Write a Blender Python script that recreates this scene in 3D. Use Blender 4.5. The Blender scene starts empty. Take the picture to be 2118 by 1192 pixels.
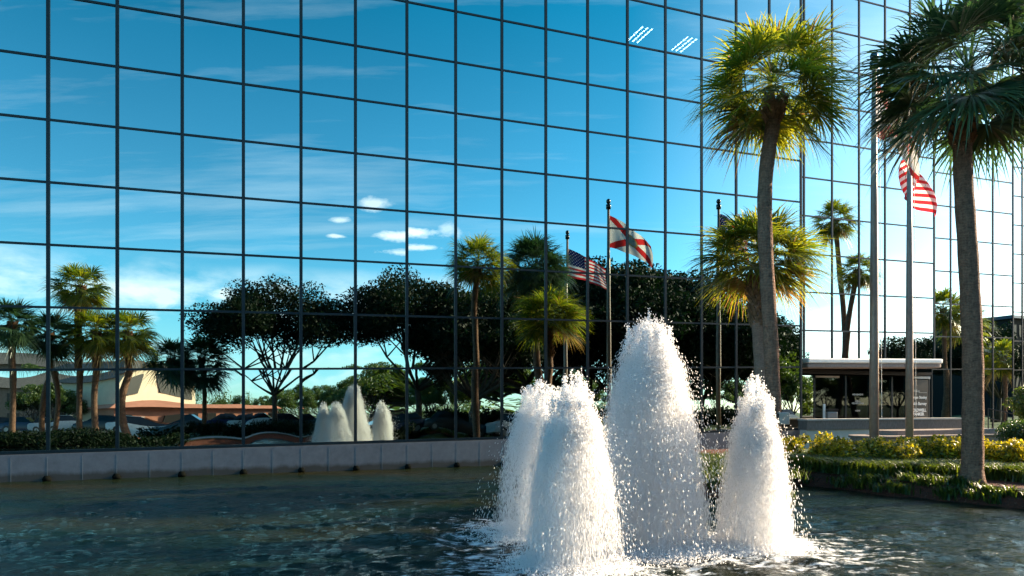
import bpy, math, random
import numpy as np
from mathutils import Vector, Matrix
from mathutils.geometry import tessellate_polygon

random.seed(7)
rng = np.random.default_rng(11)
scn = bpy.context.scene
col = scn.collection
R = math.radians
F, CX, HY, EYE = 1430.0, 1059.0, 836.0, 1.9      # focal length in photo pixels, principal column, horizon row, eye height above the water

# ------------------------------------------------------------------ camera
cd = bpy.data.cameras.new('camera'); cam = bpy.data.objects.new('camera', cd); col.objects.link(cam)
cam.location = (0, 0, EYE); cam.rotation_euler = (R(90), 0, 0)
cd.sensor_width = 36; cd.lens = 36 * F / 2118; cd.shift_y = (HY - 596) / 2118
cd.clip_start = 0.1; cd.clip_end = 4000
scn.camera = cam

# ------------------------------------------------------------------ sky, sun, exposure
SUN_AZ, SUN_EL = 20.0, 24.0                      # azimuth counted from +X towards +Y
sund = Vector((math.cos(R(SUN_AZ)) * math.cos(R(SUN_EL)), math.sin(R(SUN_AZ)) * math.cos(R(SUN_EL)), math.sin(R(SUN_EL))))
ld = bpy.data.lights.new('sun', 'SUN'); ld.energy = 5.0; ld.angle = R(0.5); ld.color = (1.0, 0.80, 0.54)
sun = bpy.data.objects.new('sun', ld); col.objects.link(sun)
sun.rotation_euler = (-sund).to_track_quat('-Z', 'Y').to_euler(); sun.location = sund * 60

vs = scn.view_settings
vs.view_transform = 'Standard'; vs.look = 'None'; vs.gamma = 1; vs.use_curve_mapping = False; vs.exposure = 1.7
try:
    scn.cycles.caustics_reflective = False
    scn.cycles.caustics_refractive = False
    scn.cycles.max_bounces = 16; scn.cycles.diffuse_bounces = 14; scn.cycles.transparent_max_bounces = 16
    scn.cycles.sample_clamp_indirect = 6
except Exception: pass

# facade frame: wall planes run along U, their normal away from the camera is NV
TH = math.atan(0.3962)
U = Vector((math.cos(TH), math.sin(TH), 0)); NV = Vector((-math.sin(TH), math.cos(TH), 0))
PD = [21.7, 23.3, 24.7, 26.3]                     # depth of the four stepped planes on the camera axis
def shear(i, t):                                  # the curtain wall's rows climb a little along the front
    return 0.0225 * (t + (PD[i] - 21.7) * math.sin(TH) + 12.37)
def FP(i, t, z, d=0.0):                           # point on plane i; d > 0 is in front of the glass
    p = Vector((0, PD[i], 0)) + U * t - NV * d; p.z = z; return p
def P(px, py, D): return Vector(((px - CX) / F * D, D, EYE - (py - HY) / F * D))
def mirror(p, i=0):
    q = Vector((p.x, p.y - PD[i], 0)); d = q.dot(NV); r = Vector(p) - NV * 2 * d; return r
def VM(px, D, z=0.3, i=0):                        # where a thing stands whose mirror image shows at column px, depth D
    p = mirror(Vector(((px - CX) / F * D, D, 0)), i); p.z = z; return p
def hz(py, D): return EYE - (py - HY) / F * D

# ------------------------------------------------------------------ node helpers
def mat(name):
    m = bpy.data.materials.new(name); m.use_nodes = True; nt = m.node_tree
    nt.nodes.clear(); o = nt.nodes.new('ShaderNodeOutputMaterial'); return m, nt, o
def N(nt, t, **kw):
    n = nt.nodes.new(t)
    for k, v in kw.items(): setattr(n, k, v)
    return n
def L(nt, a, b): nt.links.new(a, b)
def ramp(nt, fac, stops):
    r = N(nt, 'ShaderNodeValToRGB'); e = r.color_ramp.elements
    while len(e) < len(stops): e.new(0.5)
    for x, (p, c) in zip(e, stops):
        x.position = p; x.color = (c[0], c[1], c[2], 1) if not isinstance(c, (int, float)) else (c, c, c, 1)
    L(nt, fac, r.inputs[0]); return r.outputs[0]
def math_(nt, op, a, b=None, c=None, clamp=False):
    n = N(nt, 'ShaderNodeMath', operation=op); n.use_clamp = clamp
    for k, v in enumerate((a, b, c)):
        if v is None: continue
        if isinstance(v, (int, float)): n.inputs[k].default_value = v
        else: L(nt, v, n.inputs[k])
    return n.outputs[0]
def noise(nt, scale, vec=None, detail=4, rough=0.55, coord='Object', sc=(1, 1, 1)):
    if vec is None:
        vec = N(nt, 'ShaderNodeTexCoord').outputs[coord]
    mp = N(nt, 'ShaderNodeMapping'); mp.inputs['Scale'].default_value = sc; L(nt, vec, mp.inputs[0])
    n = N(nt, 'ShaderNodeTexNoise'); n.inputs['Scale'].default_value = scale; n.inputs['Detail'].default_value = detail
    n.inputs['Roughness'].default_value = rough; L(nt, mp.outputs[0], n.inputs['Vector']); return n.outputs['Fac']
def bump(nt, h, strength=0.4, dist=0.02):
    b = N(nt, 'ShaderNodeBump'); b.inputs['Strength'].default_value = strength; b.inputs['Distance'].default_value = dist
    L(nt, h, b.inputs['Height']); return b.outputs[0]
def pbr(name, c1, c2=None, scale=8, rough=0.7, metal=0, bstr=0.3, bdist=0.01, sc=(1, 1, 1), stops=(0.35, 0.65), detail=5, spec=0.5):
    m, nt, o = mat(name); b = N(nt, 'ShaderNodeBsdfPrincipled')
    b.inputs['Roughness'].default_value = rough; b.inputs['Metallic'].default_value = metal
    b.inputs['Specular IOR Level'].default_value = spec
    if c2 is None: c2 = tuple(x * 0.8 for x in c1)
    f = noise(nt, scale, sc=sc, detail=detail)
    L(nt, ramp(nt, f, [(stops[0], c1), (stops[1], c2)]), b.inputs['Base Color'])
    if bstr > 0:
        f2 = noise(nt, scale * 4, sc=sc, detail=3); L(nt, bump(nt, f2, bstr, bdist), b.inputs['Normal'])
    L(nt, b.outputs[0], o.inputs[0]); return m

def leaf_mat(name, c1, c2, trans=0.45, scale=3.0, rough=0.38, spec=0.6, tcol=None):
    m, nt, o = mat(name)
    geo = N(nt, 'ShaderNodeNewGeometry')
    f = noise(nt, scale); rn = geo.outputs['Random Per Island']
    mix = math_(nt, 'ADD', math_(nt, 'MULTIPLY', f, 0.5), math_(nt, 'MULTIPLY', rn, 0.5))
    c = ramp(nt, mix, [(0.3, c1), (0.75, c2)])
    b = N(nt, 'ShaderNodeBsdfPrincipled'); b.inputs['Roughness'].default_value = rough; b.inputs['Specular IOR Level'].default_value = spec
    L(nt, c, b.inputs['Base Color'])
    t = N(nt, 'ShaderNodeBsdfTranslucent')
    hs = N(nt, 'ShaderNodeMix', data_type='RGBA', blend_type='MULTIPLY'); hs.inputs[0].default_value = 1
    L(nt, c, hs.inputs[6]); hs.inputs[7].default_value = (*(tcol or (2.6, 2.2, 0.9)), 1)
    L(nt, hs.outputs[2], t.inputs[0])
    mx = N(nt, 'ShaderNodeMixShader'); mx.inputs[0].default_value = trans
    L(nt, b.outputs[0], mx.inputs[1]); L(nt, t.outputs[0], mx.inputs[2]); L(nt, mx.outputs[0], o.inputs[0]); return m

# ------------------------------------------------------------------ world
w = bpy.data.worlds.new('World'); scn.world = w; w.use_nodes = True
nt = w.node_tree; nt.nodes.clear()
wo = N(nt, 'ShaderNodeOutputWorld'); bg = N(nt, 'ShaderNodeBackground'); bg.inputs[1].default_value = 0.15
sky = N(nt, 'ShaderNodeTexSky', sky_type='NISHITA'); sky.sun_disc = False
sky.sun_elevation = R(SUN_EL); sky.sun_rotation = R(90 - SUN_AZ); sky.air_density = 1.0; sky.dust_density = 0.4; sky.ozone_density = 2.5
gen = N(nt, 'ShaderNodeTexCoord').outputs['Generated']
sep = N(nt, 'ShaderNodeSeparateXYZ'); L(nt, gen, sep.inputs[0])
zz = math_(nt, 'ADD', math_(nt, 'MAXIMUM', sep.outputs[2], 0.0), 0.12)
cb = N(nt, 'ShaderNodeCombineXYZ')
L(nt, math_(nt, 'DIVIDE', sep.outputs[0], zz), cb.inputs[0]); L(nt, math_(nt, 'DIVIDE', sep.outputs[1], zz), cb.inputs[1])
def dotw(v, src):
    n = N(nt, 'ShaderNodeVectorMath', operation='DOT_PRODUCT'); L(nt, src, n.inputs[0]); n.inputs[1].default_value = v; return n.outputs['Value']
cr_ = N(nt, 'ShaderNodeCombineXYZ'); L(nt, dotw((.73, .68, 0), cb.outputs[0]), cr_.inputs[0]); L(nt, dotw((-.68, .73, 0), cb.outputs[0]), cr_.inputs[1])
wisp = noise(nt, 1.5, vec=cr_.outputs[0], detail=10, rough=0.62, sc=(0.32, 1.7, 1))
wispf = math_(nt, 'MULTIPLY', ramp(nt, wisp, [(0.52, 0.0), (0.85, 1.0)]), 0.36)
# low cumulus band near the horizon
cum = noise(nt, 7.0, vec=gen, detail=7, rough=0.55, sc=(1, 1, 2.6))
band = ramp(nt, sep.outputs[2], [(0.03, 0.0), (0.10, 1.0), (0.15, 1.0), (0.19, 0.0)])
band2 = N(nt, 'ShaderNodeMath', operation='MULTIPLY'); L(nt, ramp(nt, cum, [(0.46, 0.0), (0.64, 1.0)]), band2.inputs[0]); L(nt, band, band2.inputs[1])
total = math_(nt, 'MAXIMUM', wispf, math_(nt, 'MULTIPLY', band2.outputs[0], 0.9))
wn = noise(nt, 20.0, vec=gen, detail=9, rough=0.66, sc=(1, 1, 2.2))
for px, py, ax, ay, amt in [(835, 484, 78, 9, 0.95), (700, 487, 22, 4, 0.8), (850, 517, 55, 6, 0.8), (775, 420, 30, 10, 0.7), (704, 452, 18, 6, 0.7), (925, 478, 20, 12, 0.5), (340, 605, 45, 22, 0.8), (465, 606, 30, 16, 0.8), (585, 592, 30, 8, 0.7), (545, 612, 40, 16, 0.6)]:
    d = Vector(((px - CX) / F, 1, (HY - py) / F)); s_ = d.length
    d = d - NV * 2 * d.dot(NV); d.normalize()
    rt = Vector((0, 0, 1)).cross(d).normalized(); up = d.cross(rt)
    def dot_(v):
        n = N(nt, 'ShaderNodeVectorMath', operation='DOT_PRODUCT'); L(nt, gen, n.inputs[0]); n.inputs[1].default_value = v; return n.outputs['Value']
    u_ = math_(nt, 'DIVIDE', dot_(rt), ax / F / s_); v_ = math_(nt, 'DIVIDE', dot_(up), ay / F / s_)
    r2 = math_(nt, 'ADD', math_(nt, 'MULTIPLY', u_, u_), math_(nt, 'MULTIPLY', v_, v_))
    r2 = math_(nt, 'ADD', math_(nt, 'SQRT', r2), math_(nt, 'MULTIPLY', math_(nt, 'SUBTRACT', wn, 0.5), 3.6))
    m_ = math_(nt, 'MULTIPLY', math_(nt, 'SUBTRACT', 1.35, r2), 1.0, clamp=True)
    fr = math_(nt, 'GREATER_THAN', dot_(d), 0.5)
    total = math_(nt, 'MAXIMUM', total, math_(nt, 'MULTIPLY', math_(nt, 'MULTIPLY', m_, fr), amt))
mx = N(nt, 'ShaderNodeMix', data_type='RGBA'); L(nt, total, mx.inputs[0])
sm = N(nt, 'ShaderNodeMix', data_type='RGBA', blend_type='MULTIPLY'); sm.inputs[0].default_value = 1; L(nt, sky.outputs[0], sm.inputs[6])
L(nt, ramp(nt, sep.outputs[2], [(0.0, (0.70, 0.92, 1.05)), (0.12, (0.40, 0.88, 0.95)), (0.5, (0.03, 0.54, 0.60))]), sm.inputs[7])
side = ramp(nt, math_(nt, 'ADD', math_(nt, 'MULTIPLY', dotw((.6, .8, 0), gen), 0.5), 0.5), [(0.50, 0.0), (0.92, 1.0)])   # paler haze on the sun's half, boosted to warm and brighten the fill
sw = N(nt, 'ShaderNodeMix', data_type='RGBA', blend_type='MULTIPLY'); sw.inputs[0].default_value = 1; L(nt, sky.outputs[0], sw.inputs[6]); sw.inputs[7].default_value = (2.1, 1.65, 1.3, 1)
sx = N(nt, 'ShaderNodeMix', data_type='RGBA'); L(nt, side, sx.inputs[0]); L(nt, sm.outputs[2], sx.inputs[6]); L(nt, sw.outputs[2], sx.inputs[7])
L(nt, sx.outputs[2], mx.inputs[6]); mx.inputs[7].default_value = (6.0, 6.1, 6.3, 1)
L(nt, mx.outputs[2], bg.inputs[0]); L(nt, bg.outputs[0], wo.inputs[0])

# ------------------------------------------------------------------ materials
M = {}
def glass_mat(name, tint, tr):
    m, nt, o = mat(name)
    g = N(nt, 'ShaderNodeBsdfGlossy'); g.inputs['Roughness'].default_value = 0.0
    oi = N(nt, 'ShaderNodeObjectInfo').outputs['Random']
    lw = N(nt, 'ShaderNodeLayerWeight'); lw.inputs[0].default_value = 0.5
    if tr > .3: g.inputs[0].default_value = (*tint, 1)
    else: L(nt, ramp(nt, lw.outputs['Facing'], [(0.0, tint), (0.22, tuple(0.6 * x + 0.4 * y for x, y in zip(tint, (0.55, 0.66, 0.66)))), (0.75, (0.70, 0.78, 0.78))]), g.inputs[0])
    lk = g.inputs[0].links
    if len(lk):
        src = lk[0].from_socket; vm = N(nt, 'ShaderNodeVectorMath', operation='SCALE'); L(nt, src, vm.inputs[0]); L(nt, math_(nt, 'ADD', 0.93, math_(nt, 'MULTIPLY', oi, 0.10)), vm.inputs['Scale']); L(nt, vm.outputs[0], g.inputs[0])
    t = N(nt, 'ShaderNodeBsdfTransparent'); t.inputs[0].default_value = (0.6, 0.85, 0.9, 1)
    mx = N(nt, 'ShaderNodeMixShader'); mx.inputs[0].default_value = tr
    L(nt, g.outputs[0], mx.inputs[1]); L(nt, t.outputs[0], mx.inputs[2]); L(nt, mx.outputs[0], o.inputs[0]); return m
M['glass'] = glass_mat('mirror_glass', (0.38, 0.47, 0.46), 0.07)
M['door_glass'] = glass_mat('door_glass', (0.05, 0.06, 0.06), 0.5)
M['frame'] = pbr('dark_mullion_metal', (0.004, 0.012, 0.018), (0.006, 0.016, 0.022), rough=0.4, bstr=0, spec=0.2)
m, nt, o = mat('plinth_concrete'); b = N(nt, 'ShaderNodeBsdfPrincipled'); b.inputs['Roughness'].default_value = 0.85
f = noise(nt, 5, detail=9, rough=0.65); fs = noise(nt, 60, detail=3); c_ = ramp(nt, math_(nt, 'ADD', math_(nt, 'MULTIPLY', f, .7), math_(nt, 'MULTIPLY', fs, .3)), [(0.3, (0.155, 0.155, 0.17)), (0.7, (0.095, 0.095, 0.105))])
zc_ = N(nt, 'ShaderNodeSeparateXYZ'); L(nt, N(nt, 'ShaderNodeTexCoord').outputs['Object'], zc_.inputs[0])
st_ = math_(nt, 'SUBTRACT', math_(nt, 'ADD', 0.10, math_(nt, 'MULTIPLY', noise(nt, 2.2, detail=8, rough=.7, sc=(1, 1, .4)), 0.28)), zc_.outputs[2])
sx_ = N(nt, 'ShaderNodeMix', data_type='RGBA'); L(nt, math_(nt, 'MULTIPLY', st_, 9.0, clamp=True), sx_.inputs[0]); L(nt, c_, sx_.inputs[6]); sx_.inputs[7].default_value = (0.045, 0.04, 0.035, 1)
L(nt, sx_.outputs[2], b.inputs['Base Color']); L(nt, bump(nt, fs, 0.3, 0.01), b.inputs['Normal']); L(nt, b.outputs[0], o.inputs[0]); M['concrete'] = m
M['joint'] = pbr('pale_joint', (0.24, 0.24, 0.24), rough=0.8, bstr=0)
M['darkroom'] = pbr('dark_interior', (0.006, 0.006, 0.007), (0.01, 0.009, 0.009), rough=0.9, bstr=0)
M['white'] = pbr('white_enamel', (0.80, 0.77, 0.74), (0.72, 0.69, 0.66), rough=0.4, bstr=0)
M['pole'] = pbr('painted_pole', (0.34, 0.24, 0.19), (0.26, 0.18, 0.145), rough=0.4, bstr=0, spec=0.6)
M['steel'] = pbr('weathered_steel', (0.32, 0.32, 0.33), rough=0.35, metal=0.7, bstr=0)
M['mulch'] = pbr('red_mulch', (0.17, 0.045, 0.022), (0.045, 0.018, 0.012), scale=40, rough=0.95, bstr=1.0, bdist=0.03, detail=8)
M['cream'] = pbr('cream_render', (0.50, 0.46, 0.42), (0.42, 0.38, 0.35), scale=3, rough=0.85, bstr=0.15)
M['brick'] = pbr('tile_band', (0.17, 0.14, 0.13), (0.09, 0.075, 0.07), scale=14, rough=0.8, bstr=0.5, sc=(4, 4, 0.6))
M['roundwall'] = pbr('tan_planter', (0.30, 0.23, 0.20), (0.20, 0.15, 0.13), scale=14, rough=0.85, bstr=0.5, sc=(4, 4, 0.6))
M['paving'] = pbr('paving', (0.42, 0.39, 0.37), (0.34, 0.31, 0.30), scale=4, rough=0.85, bstr=0.15)
M['asphalt'] = pbr('asphalt', (0.06, 0.06, 0.062), (0.045, 0.045, 0.047), scale=10, rough=0.9, bstr=0.2)
M['black'] = pbr('black_metal', (0.012, 0.012, 0.012), rough=0.4, bstr=0)
M['drain'] = pbr('algae_drain', (0.006, 0.007, 0.006), rough=1.0, bstr=0, spec=0.0)
M['tan'] = pbr('tan_box', (0.42, 0.36, 0.31), rough=0.6, bstr=0)
M['gold'] = pbr('dark_finial', (0.05, 0.06, 0.07), rough=0.2, metal=0.6, bstr=0)
M['bark'] = pbr('tree_bark', (0.10, 0.08, 0.065), (0.04, 0.032, 0.027), scale=12, rough=0.95, bstr=0.8, bdist=0.02, sc=(1, 1, 0.3))
M['palm_leaf'] = leaf_mat('palm_leaf', (0.030, 0.065, 0.022), (0.10, 0.125, 0.030), trans=0.45, rough=0.26, spec=1.0, tcol=(5.4, 4.0, 0.6))
M['palm_leaf_dark'] = leaf_mat('bluegreen_palm_leaf', (0.026, 0.060, 0.030), (0.075, 0.125, 0.055), trans=0.28, rough=0.33, spec=0.6, tcol=(1.2, 1.5, 0.8))  # right palm's shade put into the leaf colour; some mirrored palms share it
M['palm_dead'] = leaf_mat('dry_frond', (0.25, 0.16, 0.06), (0.38, 0.27, 0.12), trans=0.4, tcol=(1.8, 1.5, 0.9))
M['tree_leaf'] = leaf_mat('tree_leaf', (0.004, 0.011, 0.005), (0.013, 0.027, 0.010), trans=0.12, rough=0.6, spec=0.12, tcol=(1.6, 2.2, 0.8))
M['tree_leaf_green'] = leaf_mat('green_tree_leaf', (0.035, 0.07, 0.018), (0.09, 0.13, 0.03), trans=0.35, rough=0.45, tcol=(2.2, 2.2, 0.7))
M['hedge_leaf'] = leaf_mat('golden_hedge_leaf', (0.045, 0.085, 0.012), (0.50, 0.42, 0.03), trans=0.45, rough=0.4, scale=0.9, tcol=(1.7, 1.5, 0.4))
M['grass_leaf'] = leaf_mat('grass_blade', (0.028, 0.055, 0.012), (0.10, 0.14, 0.028), trans=0.4, rough=0.4, scale=1.5, tcol=(2.2, 2.0, 0.6))
M['shrub_leaf'] = leaf_mat('clipped_shrub_leaf', (0.02, 0.05, 0.01), (0.05, 0.10, 0.02), trans=0.3)
M['red_leaf'] = leaf_mat('red_begonia', (0.25, 0.02, 0.03), (0.45, 0.06, 0.07), trans=0.3, tcol=(1.2, 0.8, 0.8))

def trunk_mat(name, c1, c2, ring=34):
    m, nt, o = mat(name); b = N(nt, 'ShaderNodeBsdfPrincipled'); b.inputs['Roughness'].default_value = 0.9; b.inputs['Specular IOR Level'].default_value = 0.25
    tc = N(nt, 'ShaderNodeTexCoord').outputs['Object']
    wv = N(nt, 'ShaderNodeTexWave', wave_type='BANDS', bands_direction='Z'); wv.inputs['Scale'].default_value = ring / 6.3; wv.inputs['Distortion'].default_value = 9.0
    wv.inputs['Detail'].default_value = 3; wv.inputs['Detail Scale'].default_value = 2.0; L(nt, tc, wv.inputs[0])
    n2 = noise(nt, 6, detail=7); n3 = noise(nt, 30, detail=4, sc=(1, 1, 0.35))
    f = math_(nt, 'ADD', math_(nt, 'MULTIPLY', wv.outputs[0], 0.10), math_(nt, 'MULTIPLY', math_(nt, 'ADD', n2, n3), 0.45))
    L(nt, ramp(nt, f, [(0.32, c2), (0.62, c1)]), b.inputs['Base Color'])
    L(nt, bump(nt, f, 1.0, 0.06), b.inputs['Normal']); L(nt, b.outputs[0], o.inputs[0]); return m
M['trunk'] = trunk_mat('palm_trunk', (0.27, 0.15, 0.10), (0.09, 0.05, 0.035))
M['trunk_light'] = trunk_mat('tan_palm_trunk', (0.34, 0.20, 0.15), (0.18, 0.10, 0.075))
M['boots'] = pbr('leaf_boots', (0.30, 0.15, 0.08), (0.12, 0.06, 0.03), scale=9, rough=0.9, bstr=0.8, bdist=0.03)

# lawn
m, nt, o = mat('lawn'); b = N(nt, 'ShaderNodeBsdfPrincipled'); b.inputs['Roughness'].default_value = 0.95
f1 = noise(nt, 0.35, detail=3); f2 = noise(nt, 25, detail=6)
L(nt, ramp(nt, math_(nt, 'ADD', math_(nt, 'MULTIPLY', f1, 0.5), math_(nt, 'MULTIPLY', f2, 0.5)), [(0.35, (0.025, 0.05, 0.012)), (0.65, (0.07, 0.10, 0.022))]), b.inputs['Base Color'])
L(nt, bump(nt, f2, 0.8, 0.05), b.inputs['Normal']); L(nt, b.outputs[0], o.inputs[0]); M['lawn'] = m
M['chips'] = leaf_mat('bark_chips', (0.05, 0.02, 0.012), (0.24, 0.09, 0.05), trans=0.0, scale=9)

FOUNT = [(1345, 1128, 9.24), (1185, 1165, 8.13), (1122, 1105, 10.1), (1566, 1135, 9.2)]
FXY = [((px - CX) / F * D, D) for px, py, D in FOUNT]
# pool water
m, nt, o = mat('pool_water')
pos = N(nt, 'ShaderNodeNewGeometry').outputs['Position']
b = N(nt, 'ShaderNodeBsdfPrincipled'); b.inputs['IOR'].default_value = 1.33; b.inputs['Specular IOR Level'].default_value = 0.10; b.inputs['Roughness'].default_value = 0.04
tint = noise(nt, 0.22, vec=pos, detail=4, sc=(0.5, 1.6, 1))
L(nt, ramp(nt, tint, [(0.36, (0.002, 0.010, 0.008)), (0.5, (0.007, 0.013, 0.006)), (0.64, (0.015, 0.015, 0.006))]), b.inputs['Base Color'])
dists = []
for (fx, fy) in FXY:
    n = N(nt, 'ShaderNodeVectorMath', operation='DISTANCE'); L(nt, pos, n.inputs[0]); n.inputs[1].default_value = (fx, fy, 0); dists.append(n.outputs['Value'])
dmin = dists[0]
for d_ in dists[1:]: dmin = math_(nt, 'MINIMUM', dmin, d_)
near = math_(nt, 'DIVIDE', 1.0, math_(nt, 'ADD', 1.0, math_(nt, 'MULTIPLY', dmin, 0.35)))
rip = noise(nt, 3.2, vec=pos, detail=6, rough=0.62, sc=(0.75, 1.5, 1)); rip2 = noise(nt, 11, vec=pos, detail=5, rough=0.6, sc=(0.8, 1.3, 1)); rip0 = noise(nt, 0.9, vec=pos, detail=3)
hgt = math_(nt, 'ADD', math_(nt, 'MULTIPLY', rip, 1.0), math_(nt, 'ADD', math_(nt, 'MULTIPLY', rip2, 0.35), math_(nt, 'MULTIPLY', rip0, 1.2)))
hgt = math_(nt, 'MULTIPLY', hgt, math_(nt, 'ADD', 0.35, math_(nt, 'MULTIPLY', near, 1.6)))
bp = bump(nt, hgt, 1.0, 0.07); L(nt, bp, b.inputs['Normal'])
foam = N(nt, 'ShaderNodeBsdfPrincipled'); foam.inputs['Base Color'].default_value = (0.80, 0.83, 0.86, 1); foam.inputs['Roughness'].default_value = 0.6; L(nt, bp, foam.inputs['Normal'])
fn = noise(nt, 4.5, vec=pos, detail=9, rough=0.72, sc=(0.8, 1.6, 1))
thr = math_(nt, 'ADD', 0.36, math_(nt, 'MULTIPLY', dmin, 0.115))
ff = math_(nt, 'MULTIPLY', math_(nt, 'SUBTRACT', fn, thr), 9.0, clamp=True)
mxs = N(nt, 'ShaderNodeMixShader'); L(nt, math_(nt, 'MULTIPLY', ff, 0.85), mxs.inputs[0]); L(nt, b.outputs[0], mxs.inputs[1]); L(nt, foam.outputs[0], mxs.inputs[2]); L(nt, mxs.outputs[0], o.inputs[0])
M['water'] = m
# spray
m, nt, o = mat('white_spray'); b = N(nt, 'ShaderNodeBsdfPrincipled'); b.inputs['Base Color'].default_value = (0.98, 0.985, 1.0, 1); b.inputs['Roughness'].default_value = 0.3
t = N(nt, 'ShaderNodeBsdfTranslucent'); t.inputs[0].default_value = (0.99, 0.99, 1.0, 1)
mx = N(nt, 'ShaderNodeMixShader'); mx.inputs[0].default_value = 0.8; L(nt, b.outputs[0], mx.inputs[1]); L(nt, t.outputs[0], mx.inputs[2])
tp = N(nt, 'ShaderNodeBsdfTransparent'); m2 = N(nt, 'ShaderNodeMixShader'); m2.inputs[0].default_value = 0.18; L(nt, mx.outputs[0], m2.inputs[1]); L(nt, tp.outputs[0], m2.inputs[2]); L(nt, m2.outputs[0], o.inputs[0]); M['spray'] = m
# lights in the offices
m, nt, o = mat('ceiling_lamp'); e = N(nt, 'ShaderNodeEmission'); e.inputs[0].default_value = (0.95, 0.97, 1, 1); e.inputs[1].default_value = 9; L(nt, e.outputs[0], o.inputs[0]); M['lamp'] = m

def flag_mat(kind):
    m, nt, o = mat(kind + '_cloth'); uv = N(nt, 'ShaderNodeUVMap', uv_map='uv').outputs[0]
    s = N(nt, 'ShaderNodeSeparateXYZ'); L(nt, uv, s.inputs[0]); u_, v_ = s.outputs[0], s.outputs[1]
    def mixc(fac, a, bb):
        x = N(nt, 'ShaderNodeMix', data_type='RGBA'); L(nt, fac, x.inputs[0])
        for k, q in ((6, a), (7, bb)):
            if isinstance(q, tuple): x.inputs[k].default_value = (*q, 1)
            else: L(nt, q, x.inputs[k])
        return x.outputs[2]
    if kind == 'stars_and_stripes':
        st = math_(nt, 'MODULO', math_(nt, 'FLOOR', math_(nt, 'MULTIPLY', v_, 12.999)), 2.0)
        c = mixc(math_(nt, 'LESS_THAN', st, 0.5), (0.82, 0.80, 0.78), (0.60, 0.03, 0.04))
        cu = math_(nt, 'LESS_THAN', u_, 0.40); cv = math_(nt, 'GREATER_THAN', v_, 6 / 13)
        a = math_(nt, 'MULTIPLY', u_, 11 / 0.40); d = math_(nt, 'MULTIPLY', math_(nt, 'SUBTRACT', v_, 6 / 13), 9 / (7 / 13))
        par = math_(nt, 'MODULO', math_(nt, 'ADD', math_(nt, 'FLOOR', a), math_(nt, 'FLOOR', d)), 2.0)
        fa = math_(nt, 'ABSOLUTE', math_(nt, 'SUBTRACT', math_(nt, 'FRACT', a), 0.5)); fd = math_(nt, 'ABSOLUTE', math_(nt, 'SUBTRACT', math_(nt, 'FRACT', d), 0.5))
        star = math_(nt, 'MULTIPLY', math_(nt, 'LESS_THAN', par, 0.5), math_(nt, 'LESS_THAN', math_(nt, 'ADD', fa, fd), 0.27))
        can = mixc(star, (0.010, 0.018, 0.10), (0.7, 0.7, 0.7)); c = mixc(math_(nt, 'MULTIPLY', cu, cv), c, can)
    else:
        d1 = math_(nt, 'ABSOLUTE', math_(nt, 'SUBTRACT', u_, v_)); d2 = math_(nt, 'ABSOLUTE', math_(nt, 'SUBTRACT', math_(nt, 'ADD', u_, v_), 1.0))
        c = mixc(math_(nt, 'LESS_THAN', math_(nt, 'MINIMUM', d1, d2), 0.12), (0.82, 0.80, 0.77), (0.62, 0.03, 0.03))
        du = math_(nt, 'MULTIPLY', math_(nt, 'SUBTRACT', u_, 0.5), 1.5); dv = math_(nt, 'SUBTRACT', v_, 0.5)
        r = math_(nt, 'SQRT', math_(nt, 'ADD', math_(nt, 'MULTIPLY', du, du), math_(nt, 'MULTIPLY', dv, dv)))
        c = mixc(math_(nt, 'LESS_THAN', r, 0.2), c, (0.45, 0.30, 0.10)); c = mixc(math_(nt, 'LESS_THAN', r, 0.15), c, (0.25, 0.33, 0.30))
    b = N(nt, 'ShaderNodeBsdfPrincipled'); b.inputs['Roughness'].default_value = 0.8; L(nt, c, b.inputs['Base Color'])
    t = N(nt, 'ShaderNodeBsdfTranslucent'); L(nt, c, t.inputs[0]); mx = N(nt, 'ShaderNodeMixShader'); mx.inputs[0].default_value = 0.55
    L(nt, b.outputs[0], mx.inputs[1]); L(nt, t.outputs[0], mx.inputs[2]); L(nt, mx.outputs[0], o.inputs[0]); return m
M['us'] = flag_mat('stars_and_stripes'); M['fl'] = flag_mat('red_saltire')

# ------------------------------------------------------------------ object helpers
def tag(o, label=None, cat=None, group=None, kind=None):
    if label: o['label'] = label
    if cat: o['category'] = cat
    if group: o['group'] = group
    if kind: o['kind'] = kind
    return o
def empty(name, loc=(0, 0, 0), rz=0, **kw):
    o = bpy.data.objects.new(name, None); o.empty_display_size = 0.3; o.location = loc; o.rotation_euler = (0, 0, rz); col.objects.link(o); return tag(o, **kw)
def mesh(name, verts, faces, m, parent=None, smooth=False, kind=None, loc=None):
    me = bpy.data.meshes.new(name); 
    if isinstance(faces, np.ndarray):
        nv, nf, k = len(verts), len(faces), faces.shape[1]
        me.vertices.add(nv); me.vertices.foreach_set('co', np.asarray(verts, dtype=np.float32).ravel())
        me.loops.add(nf * k); me.loops.foreach_set('vertex_index', faces.astype(np.int32).ravel())
        me.polygons.add(nf); me.polygons.foreach_set('loop_start', np.arange(0, nf * k, k, dtype=np.int32))
        try: me.polygons.foreach_set('loop_total', np.full(nf, k, dtype=np.int32))
        except Exception: pass
        me.update(calc_edges=True); me.validate()
    else:
        me.from_pydata([tuple(v) for v in verts], [], faces); me.update()
    if isinstance(m, (list, tuple)):
        for x in m: me.materials.append(x)
    else: me.materials.append(m)
    if smooth: me.polygons.foreach_set('use_smooth', np.ones(len(me.polygons), dtype=bool))
    o = bpy.data.objects.new(name, me); col.objects.link(o)
    if parent: o.parent = parent
    if loc is not None: o.location = loc
    if kind: o['kind'] = kind
    return o
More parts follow.
